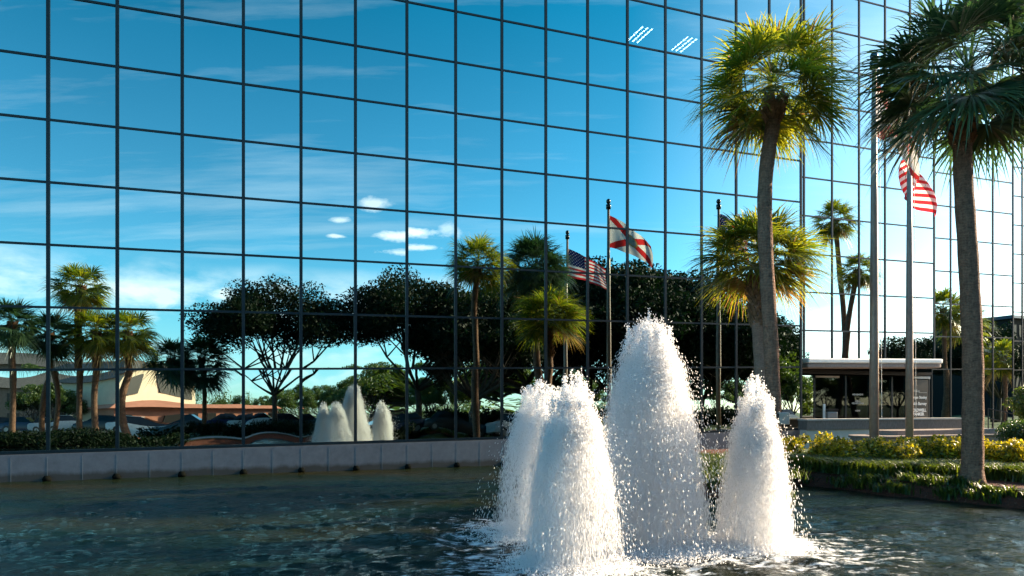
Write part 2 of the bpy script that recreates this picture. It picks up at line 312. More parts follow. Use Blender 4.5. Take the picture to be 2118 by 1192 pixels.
class MB:
    def __init__(s): s.v = []; s.f = []
    def box(s, c, sx, sy, sz, ax=Vector((1, 0, 0)), ay=Vector((0, 1, 0)), az=Vector((0, 0, 1)), bev=0):
        n = len(s.v); c = Vector(c)
        for k in (-1, 1):
            for j in (-1, 1):
                for i in (-1, 1): s.v.append(c + ax * (i * sx / 2) + ay * (j * sy / 2) + az * (k * sz / 2))
        s.f += [tuple(n + q for q in f) for f in ((0, 2, 3, 1), (4, 5, 7, 6), (0, 1, 5, 4), (2, 6, 7, 3), (0, 4, 6, 2), (1, 3, 7, 5))]
    def hexa(s, pts):
        n = len(s.v); s.v += [Vector(p) for p in pts]
        s.f += [tuple(n + q for q in f) for f in ((0, 2, 3, 1), (4, 5, 7, 6), (0, 1, 5, 4), (2, 6, 7, 3), (0, 4, 6, 2), (1, 3, 7, 5))]
    def tube(s, pts, rad, seg=12, cap=True):
        n0 = len(s.v); m_ = len(pts)
        for i, p in enumerate(pts):
            p = Vector(p); a = Vector(pts[max(i - 1, 0)]); b_ = Vector(pts[min(i + 1, m_ - 1)]); d = (b_ - a)
            if d.length < 1e-9: d = Vector((0, 0, 1))
            d.normalize(); r = rad[i] if hasattr(rad, '__len__') else rad
            x = d.cross(Vector((0.13, 0.97, 0.2))).normalized(); y = d.cross(x)
            for k in range(seg):
                t = 2 * math.pi * k / seg; s.v.append(p + x * (r * math.cos(t)) + y * (r * math.sin(t)))
        for i in range(m_ - 1):
            for k in range(seg):
                a = n0 + i * seg + k; b_ = n0 + i * seg + (k + 1) % seg; s.f.append((a, b_, b_ + seg, a + seg))
        if cap: s.f.append(tuple(n0 + k for k in range(seg))[::-1]); s.f.append(tuple(n0 + (m_ - 1) * seg + k for k in range(seg)))
    def lathe(s, c, prof, seg=20):
        c = Vector(c); s.tube([c + Vector((0, 0, z + 1e-5 * i)) for i, (r, z) in enumerate(prof)], [max(r, 1e-4) for r, z in prof], seg)
    def build(s, name, m, parent=None, smooth=False, kind=None): return mesh(name, s.v, s.f, m, parent, smooth, kind)
def copy_tree(o, parent=None):
    c = o.copy(); col.objects.link(c)
    if parent: c.parent = parent
    for ch in list(o.children): copy_tree(ch, c)
    return c
def smooth_by_angle(o, a=40):
    me = o.data; me.polygons.foreach_set('use_smooth', np.ones(len(me.polygons), dtype=bool))
    try: me.set_sharp_from_angle(angle=R(a))
    except Exception: pass
def bevel(o, w=0.02, seg=2):
    md = o.modifiers.new('bevel', 'BEVEL'); md.width = w; md.segments = seg; md.limit_method = 'ANGLE'; return o

# ------------------------------------------------------------------ ground, pool
G = 0.3
def W0(t, d=0.0): p = FP(0, t, 0, d); return (p.x, p.y)
pool = [W0(-24, 0.02), W0(6.3, 0.02), (4.3, 20.5), (3.75, 17.6), (3.8, 15.6), (4.1, 14.1), (4.6, 13.3), (5.1, 13.15), (5.42, 13.6), (5.72, 14.6), (6.15, 15.7), (6.6, 16.4), (7.0, 15.9), (7.45, 15.0), (8.2, 13.9), (9.3, 12.5), (11.2, 10.8), (14, 9.6), (17, 8), (17.5, 5), (15, 2.4), (8, 1.4), (0, 1.5), (-9, 2.2), (-16, 4.2), (-21, 7.0)]
def smooth_poly(pts, a, b, it=2):
    for _ in range(it):
        out = []; n = len(pts)
        for i in range(n):
            p, q = pts[i], pts[(i + 1) % n]
            if i in a: out += [p]
            else: out += [(p[0] * .75 + q[0] * .25, p[1] * .75 + q[1] * .25), (p[0] * .25 + q[0] * .75, p[1] * .25 + q[1] * .75)]
        pts = out; a = {0}
    return pts
body = pool[2:-1]
def chaikin(p, it=2):
    for _ in range(it):
        o_ = [p[0]]
        for i in range(len(p) - 1):
            a, b_ = p[i], p[i + 1]; o_ += [(a[0] * .75 + b_[0] * .25, a[1] * .75 + b_[1] * .25), (a[0] * .25 + b_[0] * .75, a[1] * .25 + b_[1] * .75)]
        o_.append(p[-1]); p = o_
    return p
pool = pool[:2] + chaikin(body, 2) + pool[-1:]
outer = [(-900, -900), (900, -900), (900, 900), (-900, 900)]
def offs(poly, dist):
    out = []
    for i in range(len(poly)):
        p0 = Vector(poly[i - 1]); p1 = Vector(poly[i]); p2 = Vector(poly[(i + 1) % len(poly)])
        a = (p1 - p0); b_ = (p2 - p1)
        if a.length < 1e-6: a = b_
        if b_.length < 1e-6: b_ = a
        t = (a.normalized() + b_.normalized())
        if t.length < 1e-3: t = a.normalized()
        t.normalize(); nrm = Vector((t.y, -t.x)); out.append(p1 + nrm * dist)
    return out
n = len(pool); area = sum(pool[i][0] * pool[(i + 1) % n][1] - pool[(i + 1) % n][0] * pool[i][1] for i in range(n))
sgn = 1 if area > 0 else -1
hole = offs(pool, 0.30 * sgn)
loops = [[Vector((x, y, G)) for x, y in outer], [Vector((p.x, p.y, G)) for p in hole]]
tri = tessellate_polygon(loops); allv = loops[0] + loops[1]
mesh('ground', allv, [tuple(t) for t in tri], M['lawn'])['kind'] = 'structure'
tag(bpy.data.objects['ground'], kind='structure')
# water sheet with real waves; it runs on under the bank
def wave_field(n, seed, tile, lo, hi, aniso=1.0, ang=0.4):
    r = np.random.default_rng(seed); k = np.fft.fftfreq(n, tile / n); kx, ky = np.meshgrid(k, k); c, s_ = math.cos(ang), math.sin(ang); a = kx * c + ky * s_; b_ = (-kx * s_ + ky * c) * aniso
    kk = np.sqrt(a * a + b_ * b_) + 1e-9; amp = np.exp(-(np.log(kk / math.sqrt(lo * hi)) / (0.5 * math.log(hi / lo))) ** 2) / kk
    f = np.real(np.fft.ifft2((r.normal(size=(n, n)) + 1j * r.normal(size=(n, n))) * amp)); return f / f.std()
X0, X1, Y0, Y1, ST = -24.0, 19.0, 1.0, 27.5, 0.07
xs = np.arange(X0, X1, ST); ys = np.arange(Y0, Y1, ST); gx, gy = np.meshgrid(xs, ys)
fa = wave_field(512, 3, 512 * ST, 0.5, 2.0, 1.9, 1.25); fb = wave_field(512, 4, 512 * ST, 2.0, 5.0, 1.5, 1.1)
ix = np.arange(len(xs)) % 512; iy = np.arange(len(ys)) % 512; fa = fa[np.ix_(iy, ix)]; fb = fb[np.ix_(iy, ix)]
dm = np.min([np.hypot(gx - fx, gy - fy) for fx, fy in FXY], 0); nearf = 1 / (1 + (dm / 2.2) ** 1.3)
cen = np.hypot(gx - 1.9, gy - 9.2)
zw = fa * (0.006 + 0.016 * nearf) + fb * (0.0028 + 0.008 * nearf) + 0.006 * np.sin(cen * 9.5 + fa * 1.5) * np.exp(-((cen - 2.5) / 3.5) ** 2)
zw = zw * np.clip((gx - X0), 0, 1)
wv_ = np.stack([gx, gy, zw], -1).reshape(-1, 3); nx_, ny_ = len(xs), len(ys); jj, ii = np.meshgrid(np.arange(ny_ - 1), np.arange(nx_ - 1), indexing='ij'); q0 = (jj * nx_ + ii).ravel()
mesh('pool_water', wv_, np.stack([q0, q0 + 1, q0 + nx_ + 1, q0 + nx_], 1), M['water'], smooth=True)['kind'] = 'structure'
# bank: mulch slope rising from the water to the lawn
rows_ = [(-0.15, -0.3), (0.0, 0.015), (0.10, 0.10), (0.20, 0.17), (0.30, 0.24), (0.42, G + 0.012)]
def dens(poly, st=0.12):
    out = []
    for i in range(1, len(poly) - 1):
        a, b_ = Vector(poly[i]), Vector(poly[i + 1]); k_ = max(1, int((b_ - a).length / st))
        for q in range(k_): out.append(a.lerp(b_, q / k_))
    out.append(Vector(poly[-1])); return out
rings = [dens([Vector(p) for p in offs(pool, d * sgn)]) for d, z in rows_]
# resample every ring to the same count
def resamp(r_, m_):
    L_ = [0]
    for i in range(1, len(r_)): L_.append(L_[-1] + (r_[i] - r_[i - 1]).length)
    xs = np.linspace(0, L_[-1], m_); X = np.interp(xs, L_, [p[0] for p in r_]); Y = np.interp(xs, L_, [p[1] for p in r_]); return np.stack([X, Y], 1)
base = dens([Vector(p) for p in pool]); m_ = m_b = len(base)
RR = []
for (d, z) in rows_:
    of = offs([(p.x, p.y) for p in base], d * sgn); a = np.array([(p.x, p.y) for p in of]); zz__ = np.full(len(a), z) + (rng.normal(size=len(a)) * 0.012 if 0 < d < .4 else 0); RR.append(np.column_stack([a + rng.normal(size=a.shape) * (0.02 if 0 <= d < .4 else 0), zz__]))
vv = np.concatenate(RR); ff_ = np.array([(k * m_ + i, k * m_ + i + 1, (k + 1) * m_ + i + 1, (k + 1) * m_ + i) for k in range(len(rows_) - 1) for i in range(m_ - 1)])
mesh('pool_bank', vv, ff_, M['mulch'], smooth=True)['kind'] = 'structure'
# planting bed sheet on the island
bed = [W0(6.6, 0.12), (4.6, 20.4), (4.15, 17.6), (4.2, 15.6), (4.5, 14.2), (5.0, 13.5), (5.3, 14.6), (5.75, 15.8), (6.55, 16.95), (7.3, 16.3), (7.9, 15.2), (8.6, 14.3), (9.7, 12.95), (11.5, 11.3), (14.3, 10.1), (17.5, 8.4), (24, 11), (24, 20.5), (14, 19.0), (9.8, 19.5), (8.9, 22), W0(11.5, 0.12)]
bv = [Vector((x, y, G + 0.008)) for x, y in bed]; tri = tessellate_polygon([bv])
mesh('planting_bed_soil', bv, [tuple(t) for t in tri], M['mulch'])['kind'] = 'structure'
# paved forecourt and car park
def sheet(name, pts, z, m):
    v = [Vector((x, y, z)) for x, y in pts]; tri = tessellate_polygon([v]); o_ = mesh(name, v, [tuple(t) for t in tri], m); o_['kind'] = 'structure'; return o_
pv = [FP(1, 11.3, 0, 0.05), FP(1, 20.1, 0, 0.05), FP(2, 19.8, 0, 0.05), FP(2, 27.0, 0, 0.05), FP(3, 26.5, 0, 0.05), FP(3, 42, 0, 0.05), FP(3, 42, 0, 9), FP(0, 24, 0, 4.0), FP(0, 11.8, 0, 0.9), FP(0, 11.8, 0, 0.05)]
sheet('entrance_paving', [(p.x, p.y) for p in pv], G + 0.014, M['paving'])
sheet('parking_asphalt', [(-70, -18), (60, -18), (60, -48), (-70, -48)], G + 0.01, M['asphalt'])
mb = MB()
for k in range(-24, 21):
    mb.box((k * 2.7, -27, G + 0.016), 0.1, 5, 0.004); mb.box((k * 2.7, -39, G + 0.016), 0.1, 5, 0.004)
mb.build('parking_lines', M['white'], kind='structure')
sheet('camera_side_path', [(-14, 0.6), (12, 0.2), (12, -2.2), (-14, -1.8)], G + 0.016, M['paving'])

# ------------------------------------------------------------------ office building
bld = empty('office_building', (0, 0, 0), label='mirror glass office building stepping back in four planes along the pool', cat='building')
H = 1.55; Z0 = 2.751; NR = 15
def rowz(i, t, k): return Z0 + shear(i, t) + H * k
def sillz(i, t): return 0.70 + 0.0105 * (t + (PD[i] - 21.7) * math.sin(TH) + 12.37)
t0 = [-12.37 + 1.5037 * j for j in range(-6, 17)]
t1 = [11.06] + [12.71 + 1.495 * j for j in range(0, 6)]
t2 = [19.68, 21.02, 22.51, 24.0, 25.5, 27.0]
t3 = [26.41, 28.0, 29.5, 31, 32.5, 34, 35.5, 37, 38.5, 40, 41.5]
TS = [t0, t1, t2, t3]
panes = []
def make_pane(i, ta, tb, za, zb, zc, zd, g, A, tx, tz, ph):
    # za,zb = bottom at ta,tb ; zc,zd = top at ta,tb. A bulge amplitude (m), tx/tz tilt
    v = []; f = []
    for r in range(g + 1):
        for c in range(g + 1):
            u_ = c / g; w_ = r / g; t = ta + (tb - ta) * u_
            z = (za * (1 - u_) + zb * u_) * (1 - w_) + (zc * (1 - u_) + zd * u_) * w_
            x = 2 * u_ - 1; y = 2 * w_ - 1
            d = A * (1 - x * x) * (1 - y * y) * (1 + ph * x) + tx * x + tz * y
            v.append(FP(i, t, z, d))
    for r in range(g):
        for c in range(g):
            a = r * (g + 1) + c; f.append((a, a + 1, a + g + 2, a + g + 1))
    return v, f
ENT = (1, 12.71, 20.1)
for i, ts in enumerate(TS):
    for c in range(len(ts) - 1):
        ta, tb = ts[c], ts[c + 1]
        for k in range(-1, NR):
            if k == -1:
                if i == 1: continue
                za, zb = (sillz(i, ta), sillz(i, tb)) if i == 0 else (G + 0.25, G + 0.25)
            else: za, zb = rowz(i, ta, k), rowz(i, tb, k)
            zc, zd = rowz(i, ta, k + 1), rowz(i, tb, k + 1)
            if k == -1: A, T = (rng.choice([-1, 1], p=[.35, .65]) * rng.uniform(0.0030, 0.0078)), 0.0014
            elif k == 0: A, T = rng.uniform(-0.0014, 0.0018), 0.0016
            else: A, T = rng.uniform(-0.0012, 0.0012), 0.0016
            if i > 0: A *= 0.6; T *= 0.8
            g = 12 if k == -1 else 6
            v, f = make_pane(i, ta, tb, za, zb, zc, zd, g, A, rng.uniform(-T, T), rng.uniform(-T, T) + (-0.0095 if k == -1 and i == 0 else 0), rng.uniform(-.5, .5))
            ctr = FP(i, (ta + tb) / 2, (za + zc) / 2); px = CX + F * ctr.x / ctr.y; py = HY - F * (ctr.z - EYE) / ctr.y
            a_ = (F / ctr.y) ** 2 * (zc - za) * (tb - ta)
            vis = 0 < px < 2118 and py > -60
            panes.append((a_ if vis else 0, v, f))
panes.sort(key=lambda q: -q[0])
for q in panes[:99]: mesh('glass_pane', q[1], q[2], M['glass'], bld, smooth=True)
rv, rf = [], []
for q in panes[99:]:
    n_ = len(rv); rv += q[1]; rf += [tuple(a + n_ for a in f) for f in q[2]]
mesh('glass_panes', rv, rf, M['glass'], bld, smooth=True, kind='stuff')
MW, TW = 0.084, 0.056
for i, ts in enumerate(TS):
    for c, t in enumerate(ts):
        zt = rowz(i, t, NR) + 0.1; zb_ = sillz(i, t) - 0.02 if i == 0 else (rowz(1, t, 0) if i == 1 else G)
        mb = MB(); mb.box(FP(i, t, (zt + zb_) / 2, -0.02), MW if i == 0 else 0.075, 0.10, zt - zb_, U, NV); mb.build('mullion', M['frame'], bld)
    for k in range(0, NR + 1):
        ta, tb = ts[0], ts[-1]
        if i > 0: ta += 0.02
        pts = []
        for hh in (-TW / 2, TW / 2):
            for d in (0.022, -0.06):
                for t in (ta, tb): pts.append(FP(i, t, rowz(i, t, k) + hh, d))
        mb = MB(); mb.hexa([pts[0], pts[1], pts[2], pts[3], pts[4], pts[5], pts[6], pts[7]]); mb.build('transom', M['frame'], bld)
    if i == 0:
        pts = []
        for hh in (-0.035, 0.055):
            for d in (0.05, -0.06):
                for t in (ts[0], ts[-1]): pts.append(FP(0, t, sillz(0, t) + hh, d))
        mb = MB(); mb.hexa(pts); mb.build('sill', M['frame'], bld)
# corner double mullion at the end of the first plane and the return walls between the planes
for i in range(3):
    a = FP(i, TS[i][-1], 0, -0.08); b_ = FP(i + 1, TS[i + 1][0], 0, -0.08)
    top = rowz(i, TS[i][-1], NR)
    v = [Vector((a.x, a.y, G)), Vector((b_.x, b_.y, G)), Vector((b_.x, b_.y, top)), Vector((a.x, a.y, top))]
    mb = MB(); w_ = NV * 0 + U * 0.04
    mb.hexa([v[0] - w_, v[0] + w_ * 0.1, v[1] - w_, v[1] + w_ * 0.1, v[3] - w_, v[3] + w_ * 0.1, v[2] - w_, v[2] + w_ * 0.1]); mb.build('return_wall', M['frame'], bld)
# plinth
ts = TS[0]
pts = []
for lo in (True, False):
    for d in (0.09, -0.3):
        for t in (ts[0], ts[-1]): pts.append(FP(0, t, -0.5 if lo else sillz(0, t) - 0.03, d))
mb = MB(); mb.hexa(pts); pl = mb.build('plinth_wall', M['concrete'], bld)
mb = MB()
for j in range(len(ts) * 2):
    t = ts[0] + 0.75185 * j
    if t < ts[-1]: mb.box(FP(0, t, sillz(0, t) / 2 - 0.05, 0.0905), 0.007, 0.002, sillz(0, t) - 0.1, U, NV)
mb.build('joint', M['joint'], pl)
for t in ts[:-3]:
    mb = MB(); mb.lathe((0, 0, 0), [(0.001, -0.001), (0.085, 0), (0.10, 0.05), (0.06, 0.13), (0.001, 0.14)], 10)
    o_ = mb.build('drain_spout', M['drain'], pl, smooth=True); o_.location = FP(0, t, 0.0, 0.14)
# dark offices behind the glass, and the roof
segs = [(0, TS[0][0], TS[0][-1]), (1, TS[1][0], TS[1][-1]), (2, TS[2][0], TS[2][-1]), (3, TS[3][0], TS[3][-1])]
mb = MB()
for i, a, b_ in segs:
    mb.box(FP(i, (a + b_) / 2, 12.6, -8), b_ - a - 0.02, 0.3, 24.4, U, NV)
    for zf in (4.2, 8.8, 13.2, 17.6, 22.0): mb.box(FP(i, (a + b_) / 2, zf + shear(i, (a + b_) / 2), -4.2), b_ - a - 0.03, 7.2, 0.25, U, NV)
mb.build('office_interior', M['darkroom'], bld)
mb = MB()
for i, a, b_ in segs: mb.box(FP(i, (a + b_) / 2, 26.65 + 0.3 * i, -12 + i), b_ - a, 24.4, 0.5, U, NV)
mb.build('roof', M['frame'], bld)
mb = MB(); mb.box(FP(0, TS[0][0] - 0.2, 12.8, -12), 0.3, 24.6, 26, U, NV); mb.box(FP(3, TS[3][-1] + 0.2, 12.8, -12), 0.3, 24.6, 26, U, NV)
mb.build('end_wall', M['frame'], bld)
# two louvred ceiling lights seen through the glass
for (xa, ya) in ((1326, 57), (1419, 78)):
    D = 21.7 / (1 - (xa - CX) / 3609) + 0.3; p = P(xa, ya, D)
    for q in range(3):
        mb = MB()
        for s_ in range(6): mb.box(p + U * (0.19 * q + .03) + NV * (0.17 * s_), 0.05, 0.12, 0.02, U, NV)
        mb.build('ceiling_light', M['lamp'], bld)

# entrance in the second plane: dark doors under a white canopy
zT = rowz(1, 12.7, 0)
mb = MB()
def cprof(u_, r=0.2): return u_
cs = []   # canopy with rounded free end
tA, tB, dd, zc0, zc1 = 11.6, 19.05, 1.35, 3.10, 3.56
def canopy(mb, tA, tB, dA, dB, z0, z1, rnd=0.22):
    prof = []
    for a in range(7):
        an = math.pi / 2 * a / 6; prof.append((tB - rnd + rnd * math.sin(an), dB - rnd + rnd * math.cos(an)))
    outl = [(tA, dA), (tA, dB)] + prof + [(tB, dA)]
    n_ = len(mb.v); m_ = len(outl)
    for (t, d) in outl: mb.v.append(FP(1, t, z0 + 0.02 * (t - tA), d))
    for (t, d) in outl: mb.v.append(FP(1, t, z1 + 0.02 * (t - tA), d))
    for k in range(m_): a = n_ + k; b_ = n_ + (k + 1) % m_; mb.f.append((a, b_, b_ + m_, a + m_))
    mb.f.append(tuple(range(n_, n_ + m_))[::-1]); mb.f.append(tuple(range(n_ + m_, n_ + 2 * m_)))
canopy(mb, tA, tB, 0.02, dd, 3.46, 3.65); cp = mb.build('canopy', M['white'], bld); bevel(cp, 0.05, 3)
mb = MB(); canopy(mb, tA + 0.01, tB - 0.03, 0.03, dd - 0.05, 3.28, 3.452); o_ = mb.build('soffit', M['roundwall'], cp); bevel(o_, 0.04, 2)
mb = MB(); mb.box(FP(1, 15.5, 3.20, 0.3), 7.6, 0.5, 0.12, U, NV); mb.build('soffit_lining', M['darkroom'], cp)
# entrance glazing: panels between posts
posts = [11.75, 13.25, 14.95, 16.3, 17.6, 18.45, 19.85]
for t in posts:
    mb = MB(); mb.box(FP(1, t, 1.72, -0.04), 0.09, 0.12, 2.72, U, NV); mb.build('door_post', M['frame'], bld)
for k in range(len(posts) - 1):
    a, b_ = posts[k] + 0.05, posts[k + 1] - 0.05
    v, f = make_pane(1, a, b_, G + 0.03, G + 0.03, 3.06, 3.06, 4, 0.001, 0.0008, 0, 0)
    mesh('door_glass' if k in (2, 3) else 'lobby_glass', v, f, M['glass'] if k == 0 else M['door_glass'], bld, smooth=True)
mb = MB(); mb.box(FP(1, 13.9, 3.02, 0.06), 1.25, 0.05, 0.07, U, NV); mb.build('door_header', M['cream'], bld)
mb = MB(); mb.box(FP(1, 19.15, 3.06, 0.07), 1.35, 0.05, 0.10, U, NV); mb.build('sign_header', M['steel'], bld)
def text_mesh(name, body, size, i, t, z, d, parent, m=None, shearx=0.0, xs=1.0, bold=0.0):
    c = bpy.data.curves.new('t', 'FONT'); c.body = body; c.size = size; c.align_x = 'CENTER'; c.extrude = 0.004; c.shear = shearx; c.offset = bold
    o_ = bpy.data.objects.new('t', c); col.objects.link(o_); bpy.context.view_layer.update()
    me = bpy.data.meshes.new_from_object(o_.evaluated_get(bpy.context.evaluated_depsgraph_get()))
    col.objects.unlink(o_); bpy.data.objects.remove(o_)
    me.materials.clear(); me.materials.append(m or M['white']); q = bpy.data.objects.new(name, me); col.objects.link(q); q.parent = parent
    q.matrix_world = Matrix.Translation(FP(i, t, z, d)) @ Matrix(((U.x * xs, 0, -NV.x, 0), (U.y * xs, 0, -NV.y, 0), (0, 1, 0, 0), (0, 0, 0, 1)))
    return q
mb = MB(); mb.box(FP(1, 19.15, 1.75, 0.03), 1.2, 0.02, 2.45, U, NV); sg = mb.build('tenant_board', M['black'], bld)
text_mesh('lettering', 'Morgan Stanley', 0.165, 1, 19.15, 2.14, 0.045, sg, bold=0.004)
text_mesh('lettering', 'Smith Barney', 0.185, 1, 19.15, 1.86, 0.045, sg, bold=0.004)
text_mesh('lettering', 'COLDWELL', 0.18, 1, 19.15, 1.57, 0.045, sg, bold=0.008)
text_mesh('lettering', 'BANKER', 0.18, 1, 19.15, 1.40, 0.045, sg, bold=0.008)
mb = MB()                                         # a script line too blurred to read, with its underline
x0 = 18.70
for k in range(9): 
    hh = 0.07 + 0.05 * abs(math.sin(k * 2.3)); mb.box(FP(1, x0 + k * 0.062, 2.46 + hh / 2 - 0.006 * k, 0.045), 0.026, 0.008, hh, U, NV)
    mb.box(FP(1, x0 + k * 0.062 + 0.03, 2.475 - 0.006 * k, 0.0442), 0.045, 0.006, 0.018, U, NV)
mb.box(FP(1, x0 + 0.72, 2.40, 0.045), 0.5, 0.008, 0.02, U, NV); mb.build('script_lettering', M['steel'], sg)
mb = MB()
for zz_, wd, dx in ((2.30, 0.62, 0), (2.02, 0.30, 0), (1.93, 0.66, 0), (1.62, 0.30, 0), (1.20, 0.36, -0.12)):
    nn = int(wd / 0.052)
    for k in range(nn):
        mb.box(FP(1, 15.6 + dx - wd / 2 + wd * (k + .5) / nn, zz_, 0.02), 0.036, 0.006, 0.055 + 0.03 * ((k * 7) % 3) / 2, U, NV)
mb.lathe(FP(1, 15.88, 1.16, 0.02), [(0.001, 0), (0.11, 0.02), (0.11, 0.08), (0.001, 0.1)], 12)
mb.build('door_lettering', M['steel'], bld)

# ------------------------------------------------------------------ entrance walls, planters
def slab(mb, pts2, z0, z1):
    n_ = len(mb.v); m_ = len(pts2)
    for z in (z0, z1):
        for p in pts2: mb.v.append(Vector((p[0], p[1], z)))
    for k in range(m_): a = n_ + k; b_ = n_ + (k + 1) % m_; mb.f.append((a, b_, b_ + m_, a + m_))
    mb.f.append(tuple(range(n_, n_ + m_))[::-1]); mb.f.append(tuple(range(n_ + m_, n_ + 2 * m_)))
w1 = empty('forecourt_wall', P(1800, 900, 25), label='low straight wall with brown tiled top band and cream base before the entrance', cat='wall')
def PX(px, D): return ((px - CX) / F * D, D)
a, b_ = PX(1668, 25.0), PX(1990, 27.2)
def local(o_, par):
    o_.parent = par; o_.matrix_parent_inverse = Matrix.Translation(-Vector(par.location)); return o_
aa = Vector(a); bb = Vector(b_); dr = (bb - aa).normalized(); nr = Vector((-dr.y, dr.x))
mb = MB(); slab(mb, [aa, bb, bb + nr * 0.35, aa + nr * 0.35], G, 0.96); local(mb.build('cream_base', M['cream']), w1)
mb = MB(); slab(mb, [aa - nr * 0.05 - dr * 0.02, bb - nr * 0.05, bb + nr * 0.4, aa + nr * 0.4 - dr * 0.02], 0.963, 1.30); local(mb.build('tile_band', M['brick']), w1)
mb = MB(); slab(mb, [aa - nr * 0.08 - dr * 0.04, bb - nr * 0.08, bb + nr * 0.43, aa + nr * 0.43 - dr * 0.04], 1.303, 1.36); local(mb.build('coping', M['cream']), w1)
w2 = empty('round_planter', (0, 0, 0), label='long round ended tan planter wall behind the flagpole bases', cat='planter')
c0 = Vector(PX(1800, 22.8)); c1 = Vector(PX(2040, 24.6)); dr = (c1 - c0).normalized(); nr = Vector((-dr.y, dr.x)); w2.location = (c0.x, c0.y, G)
def stad(c0, c1, r):
    dr = (c1 - c0).normalized(); nr = Vector((-dr.y, dr.x)); o_ = []
    for k in range(11): an = math.pi / 2 + math.pi * k / 10; o_.append(c0 + dr * (r * math.cos(an)) + nr * (r * math.sin(an)))
    for k in range(11): an = -math.pi / 2 + math.pi * k / 10; o_.append(c1 + dr * (r * math.cos(an)) + nr * (r * math.sin(an)))
    return o_
mb = MB(); slab(mb, stad(c0, c1, 0.6), G, 0.80); local(mb.build('planter_wall', M['roundwall']), w2)
mb = MB(); slab(mb, stad(c0, c1, 0.66), 0.803, 0.87); q = local(mb.build('coping', M['roundwall']), w2); bevel(q, 0.02)
mb = MB(); slab(mb, stad(c0 + dr * 1.0 + nr * 0.15, c1, 0.5), 0.873, 1.02); local(mb.build('upper_step', M['roundwall']), w2)
# litter bin
bp_ = P(1712, 840, 26.6); bn = empty('litter_bin', (bp_.x, bp_.y, G), label='grey litter bin beside a pale post left of the doors', cat='bin')
mb = MB(); mb.box((0.12, 0, 0.75), 0.38, 0.36, 1.1); q = mb.build('bin_body', M['steel'], bn); bevel(q, 0.03)
mb = MB(); mb.box((0.12, 0, 1.38), 0.42, 0.4, 0.06); mb.build('bin_lid', M['black'], bn)
mb = MB(); mb.box((-0.14, 0, 0.8), 0.08, 0.08, 1.6); q = mb.build('post', M['white'], bn); bevel(q, 0.01)
# handrail on the right
hr = empty('handrail', (*PX(2046, 27), G), label='black metal handrail sloping down beside the pale ramp', cat='handrail')
base = Vector((*PX(2046, 27), 0))
pA = P(2044, 845, 27); pB = P(2124, 862, 25.2)
mb = MB()
for dz in (0, -0.38): mb.tube([pA + Vector((0, 0, dz)), pB + Vector((0, 0, dz))], 0.022, 8)
local(mb.build('rail', M['black']), hr)
for k in range(3):
    q = pA.lerp(pB, k / 2); mb = MB(); mb.tube([Vector((q.x, q.y, G)), q], 0.022, 8); local(mb.build('post', M['black']), hr)
rp = [PX(2030, 24.5), PX(2075, 24.0), PX(2140, 26.5), PX(2070, 27.5)]
sheet('ramp_paving', rp, G + 0.10, M['white'])

# ------------------------------------------------------------------ flagpoles and flags
def flagpole(x, y, topz, lab):
    e = empty('flagpole', (x, y, G), label=lab, cat='flagpole', group='flagpoles by the entrance')
    h = topz - G
    mb = MB(); mb.tube([(0, 0, 0), (0, 0, h * 0.3), (0, 0, h * 0.65), (0, 0, h - 0.35)], [0.115, 0.108, 0.085, 0.055], 20); mb.build('pole', M['pole'], e, smooth=True)
    mb = MB(); mb.lathe((0, 0, 0), [(0.2, 0), (0.2, 0.05), (0.13, 0.11), (0.12, 0.16)], 20); mb.build('base_collar', M['steel'], e, smooth=True)
    mb = MB(); mb.lathe((0, 0, h - 0.36), [(0.05, 0), (0.105, 0.01), (0.11, 0.2), (0.06, 0.22)], 16); mb.build('truck', M['gold'], e, smooth=True)
    mb = MB(); mb.lathe((0, 0, h - 0.14), [(0.001, 0)] + [(0.1 * math.sin(a * math.pi / 10), 0.12 - 0.12 * math.cos(a * math.pi / 10)) for a in range(1, 10)] + [(0.001, 0.24)], 16); mb.build('finial', M['gold'], e, smooth=True)
    mb = MB(); mb.tube([(0.07, -0.10, h - 0.3), (0.10, -0.13, h * 0.6), (0.12, -0.15, 1.2)], 0.006, 5); mb.build('halyard', M['white'], e)
    return e
def flag(name, pole, ztop, hoist, fly, dirv, droop, m, lab, ph=0.0, grp=None, fold=0.12, shrink=0.35):
    nu, nv_ = 40, 26; v = []; f = []; uv = []
    dv = Vector((dirv[0], dirv[1], 0)).normalized(); sv = Vector((-dv.y, dv.x, 0)); pos = Vector(); path = [Vector((0.0, 0, 0))]
    for a in range(nu):
        u_ = a / nu; ang = math.radians(droop[0] + (droop[1] - droop[0]) * u_); st = fly / nu
        path.append(path[-1] + dv * (st * math.cos(ang)) + Vector((0, 0, -st * math.sin(ang))))
    for a in range(nu + 1):
        u_ = a / nu; p = path[a]
        for b_ in range(nv_ + 1):
            w_ = b_ / nv_
            side = fold * u_ ** 0.7 * (math.sin(7.5 * u_ + ph + 1.6 * (1 - w_)) + 0.45 * math.sin(15 * u_ + 2.4 * w_ + ph))
            hh = hoist * (1 - shrink * u_)
            v.append(Vector((0.06 * dv.x, 0.06 * dv.y, 0)) + p + sv * side + dv * (0.10 * u_ * math.sin(3 * w_ + ph)) + Vector((0, 0, -hh * (1 - w_))) )
            uv.append((u_, w_))
    for a in range(nu):
        for b_ in range(nv_): q = a * (nv_ + 1) + b_; f.append((q, q + nv_ + 1, q + nv_ + 2, q + 1))
    o_ = mesh(name, v, f, m, smooth=True); me = o_.data; lay = me.uv_layers.new(name='uv')
    for lp in me.loops: lay.data[lp.index].uv = uv[lp.vertex_index]
    o_.location = (pole.location.x, pole.location.y, ztop); tag(o_, lab, 'flag', grp); return o_
D1, D2, D3 = 18.0, 21.65, 12.95
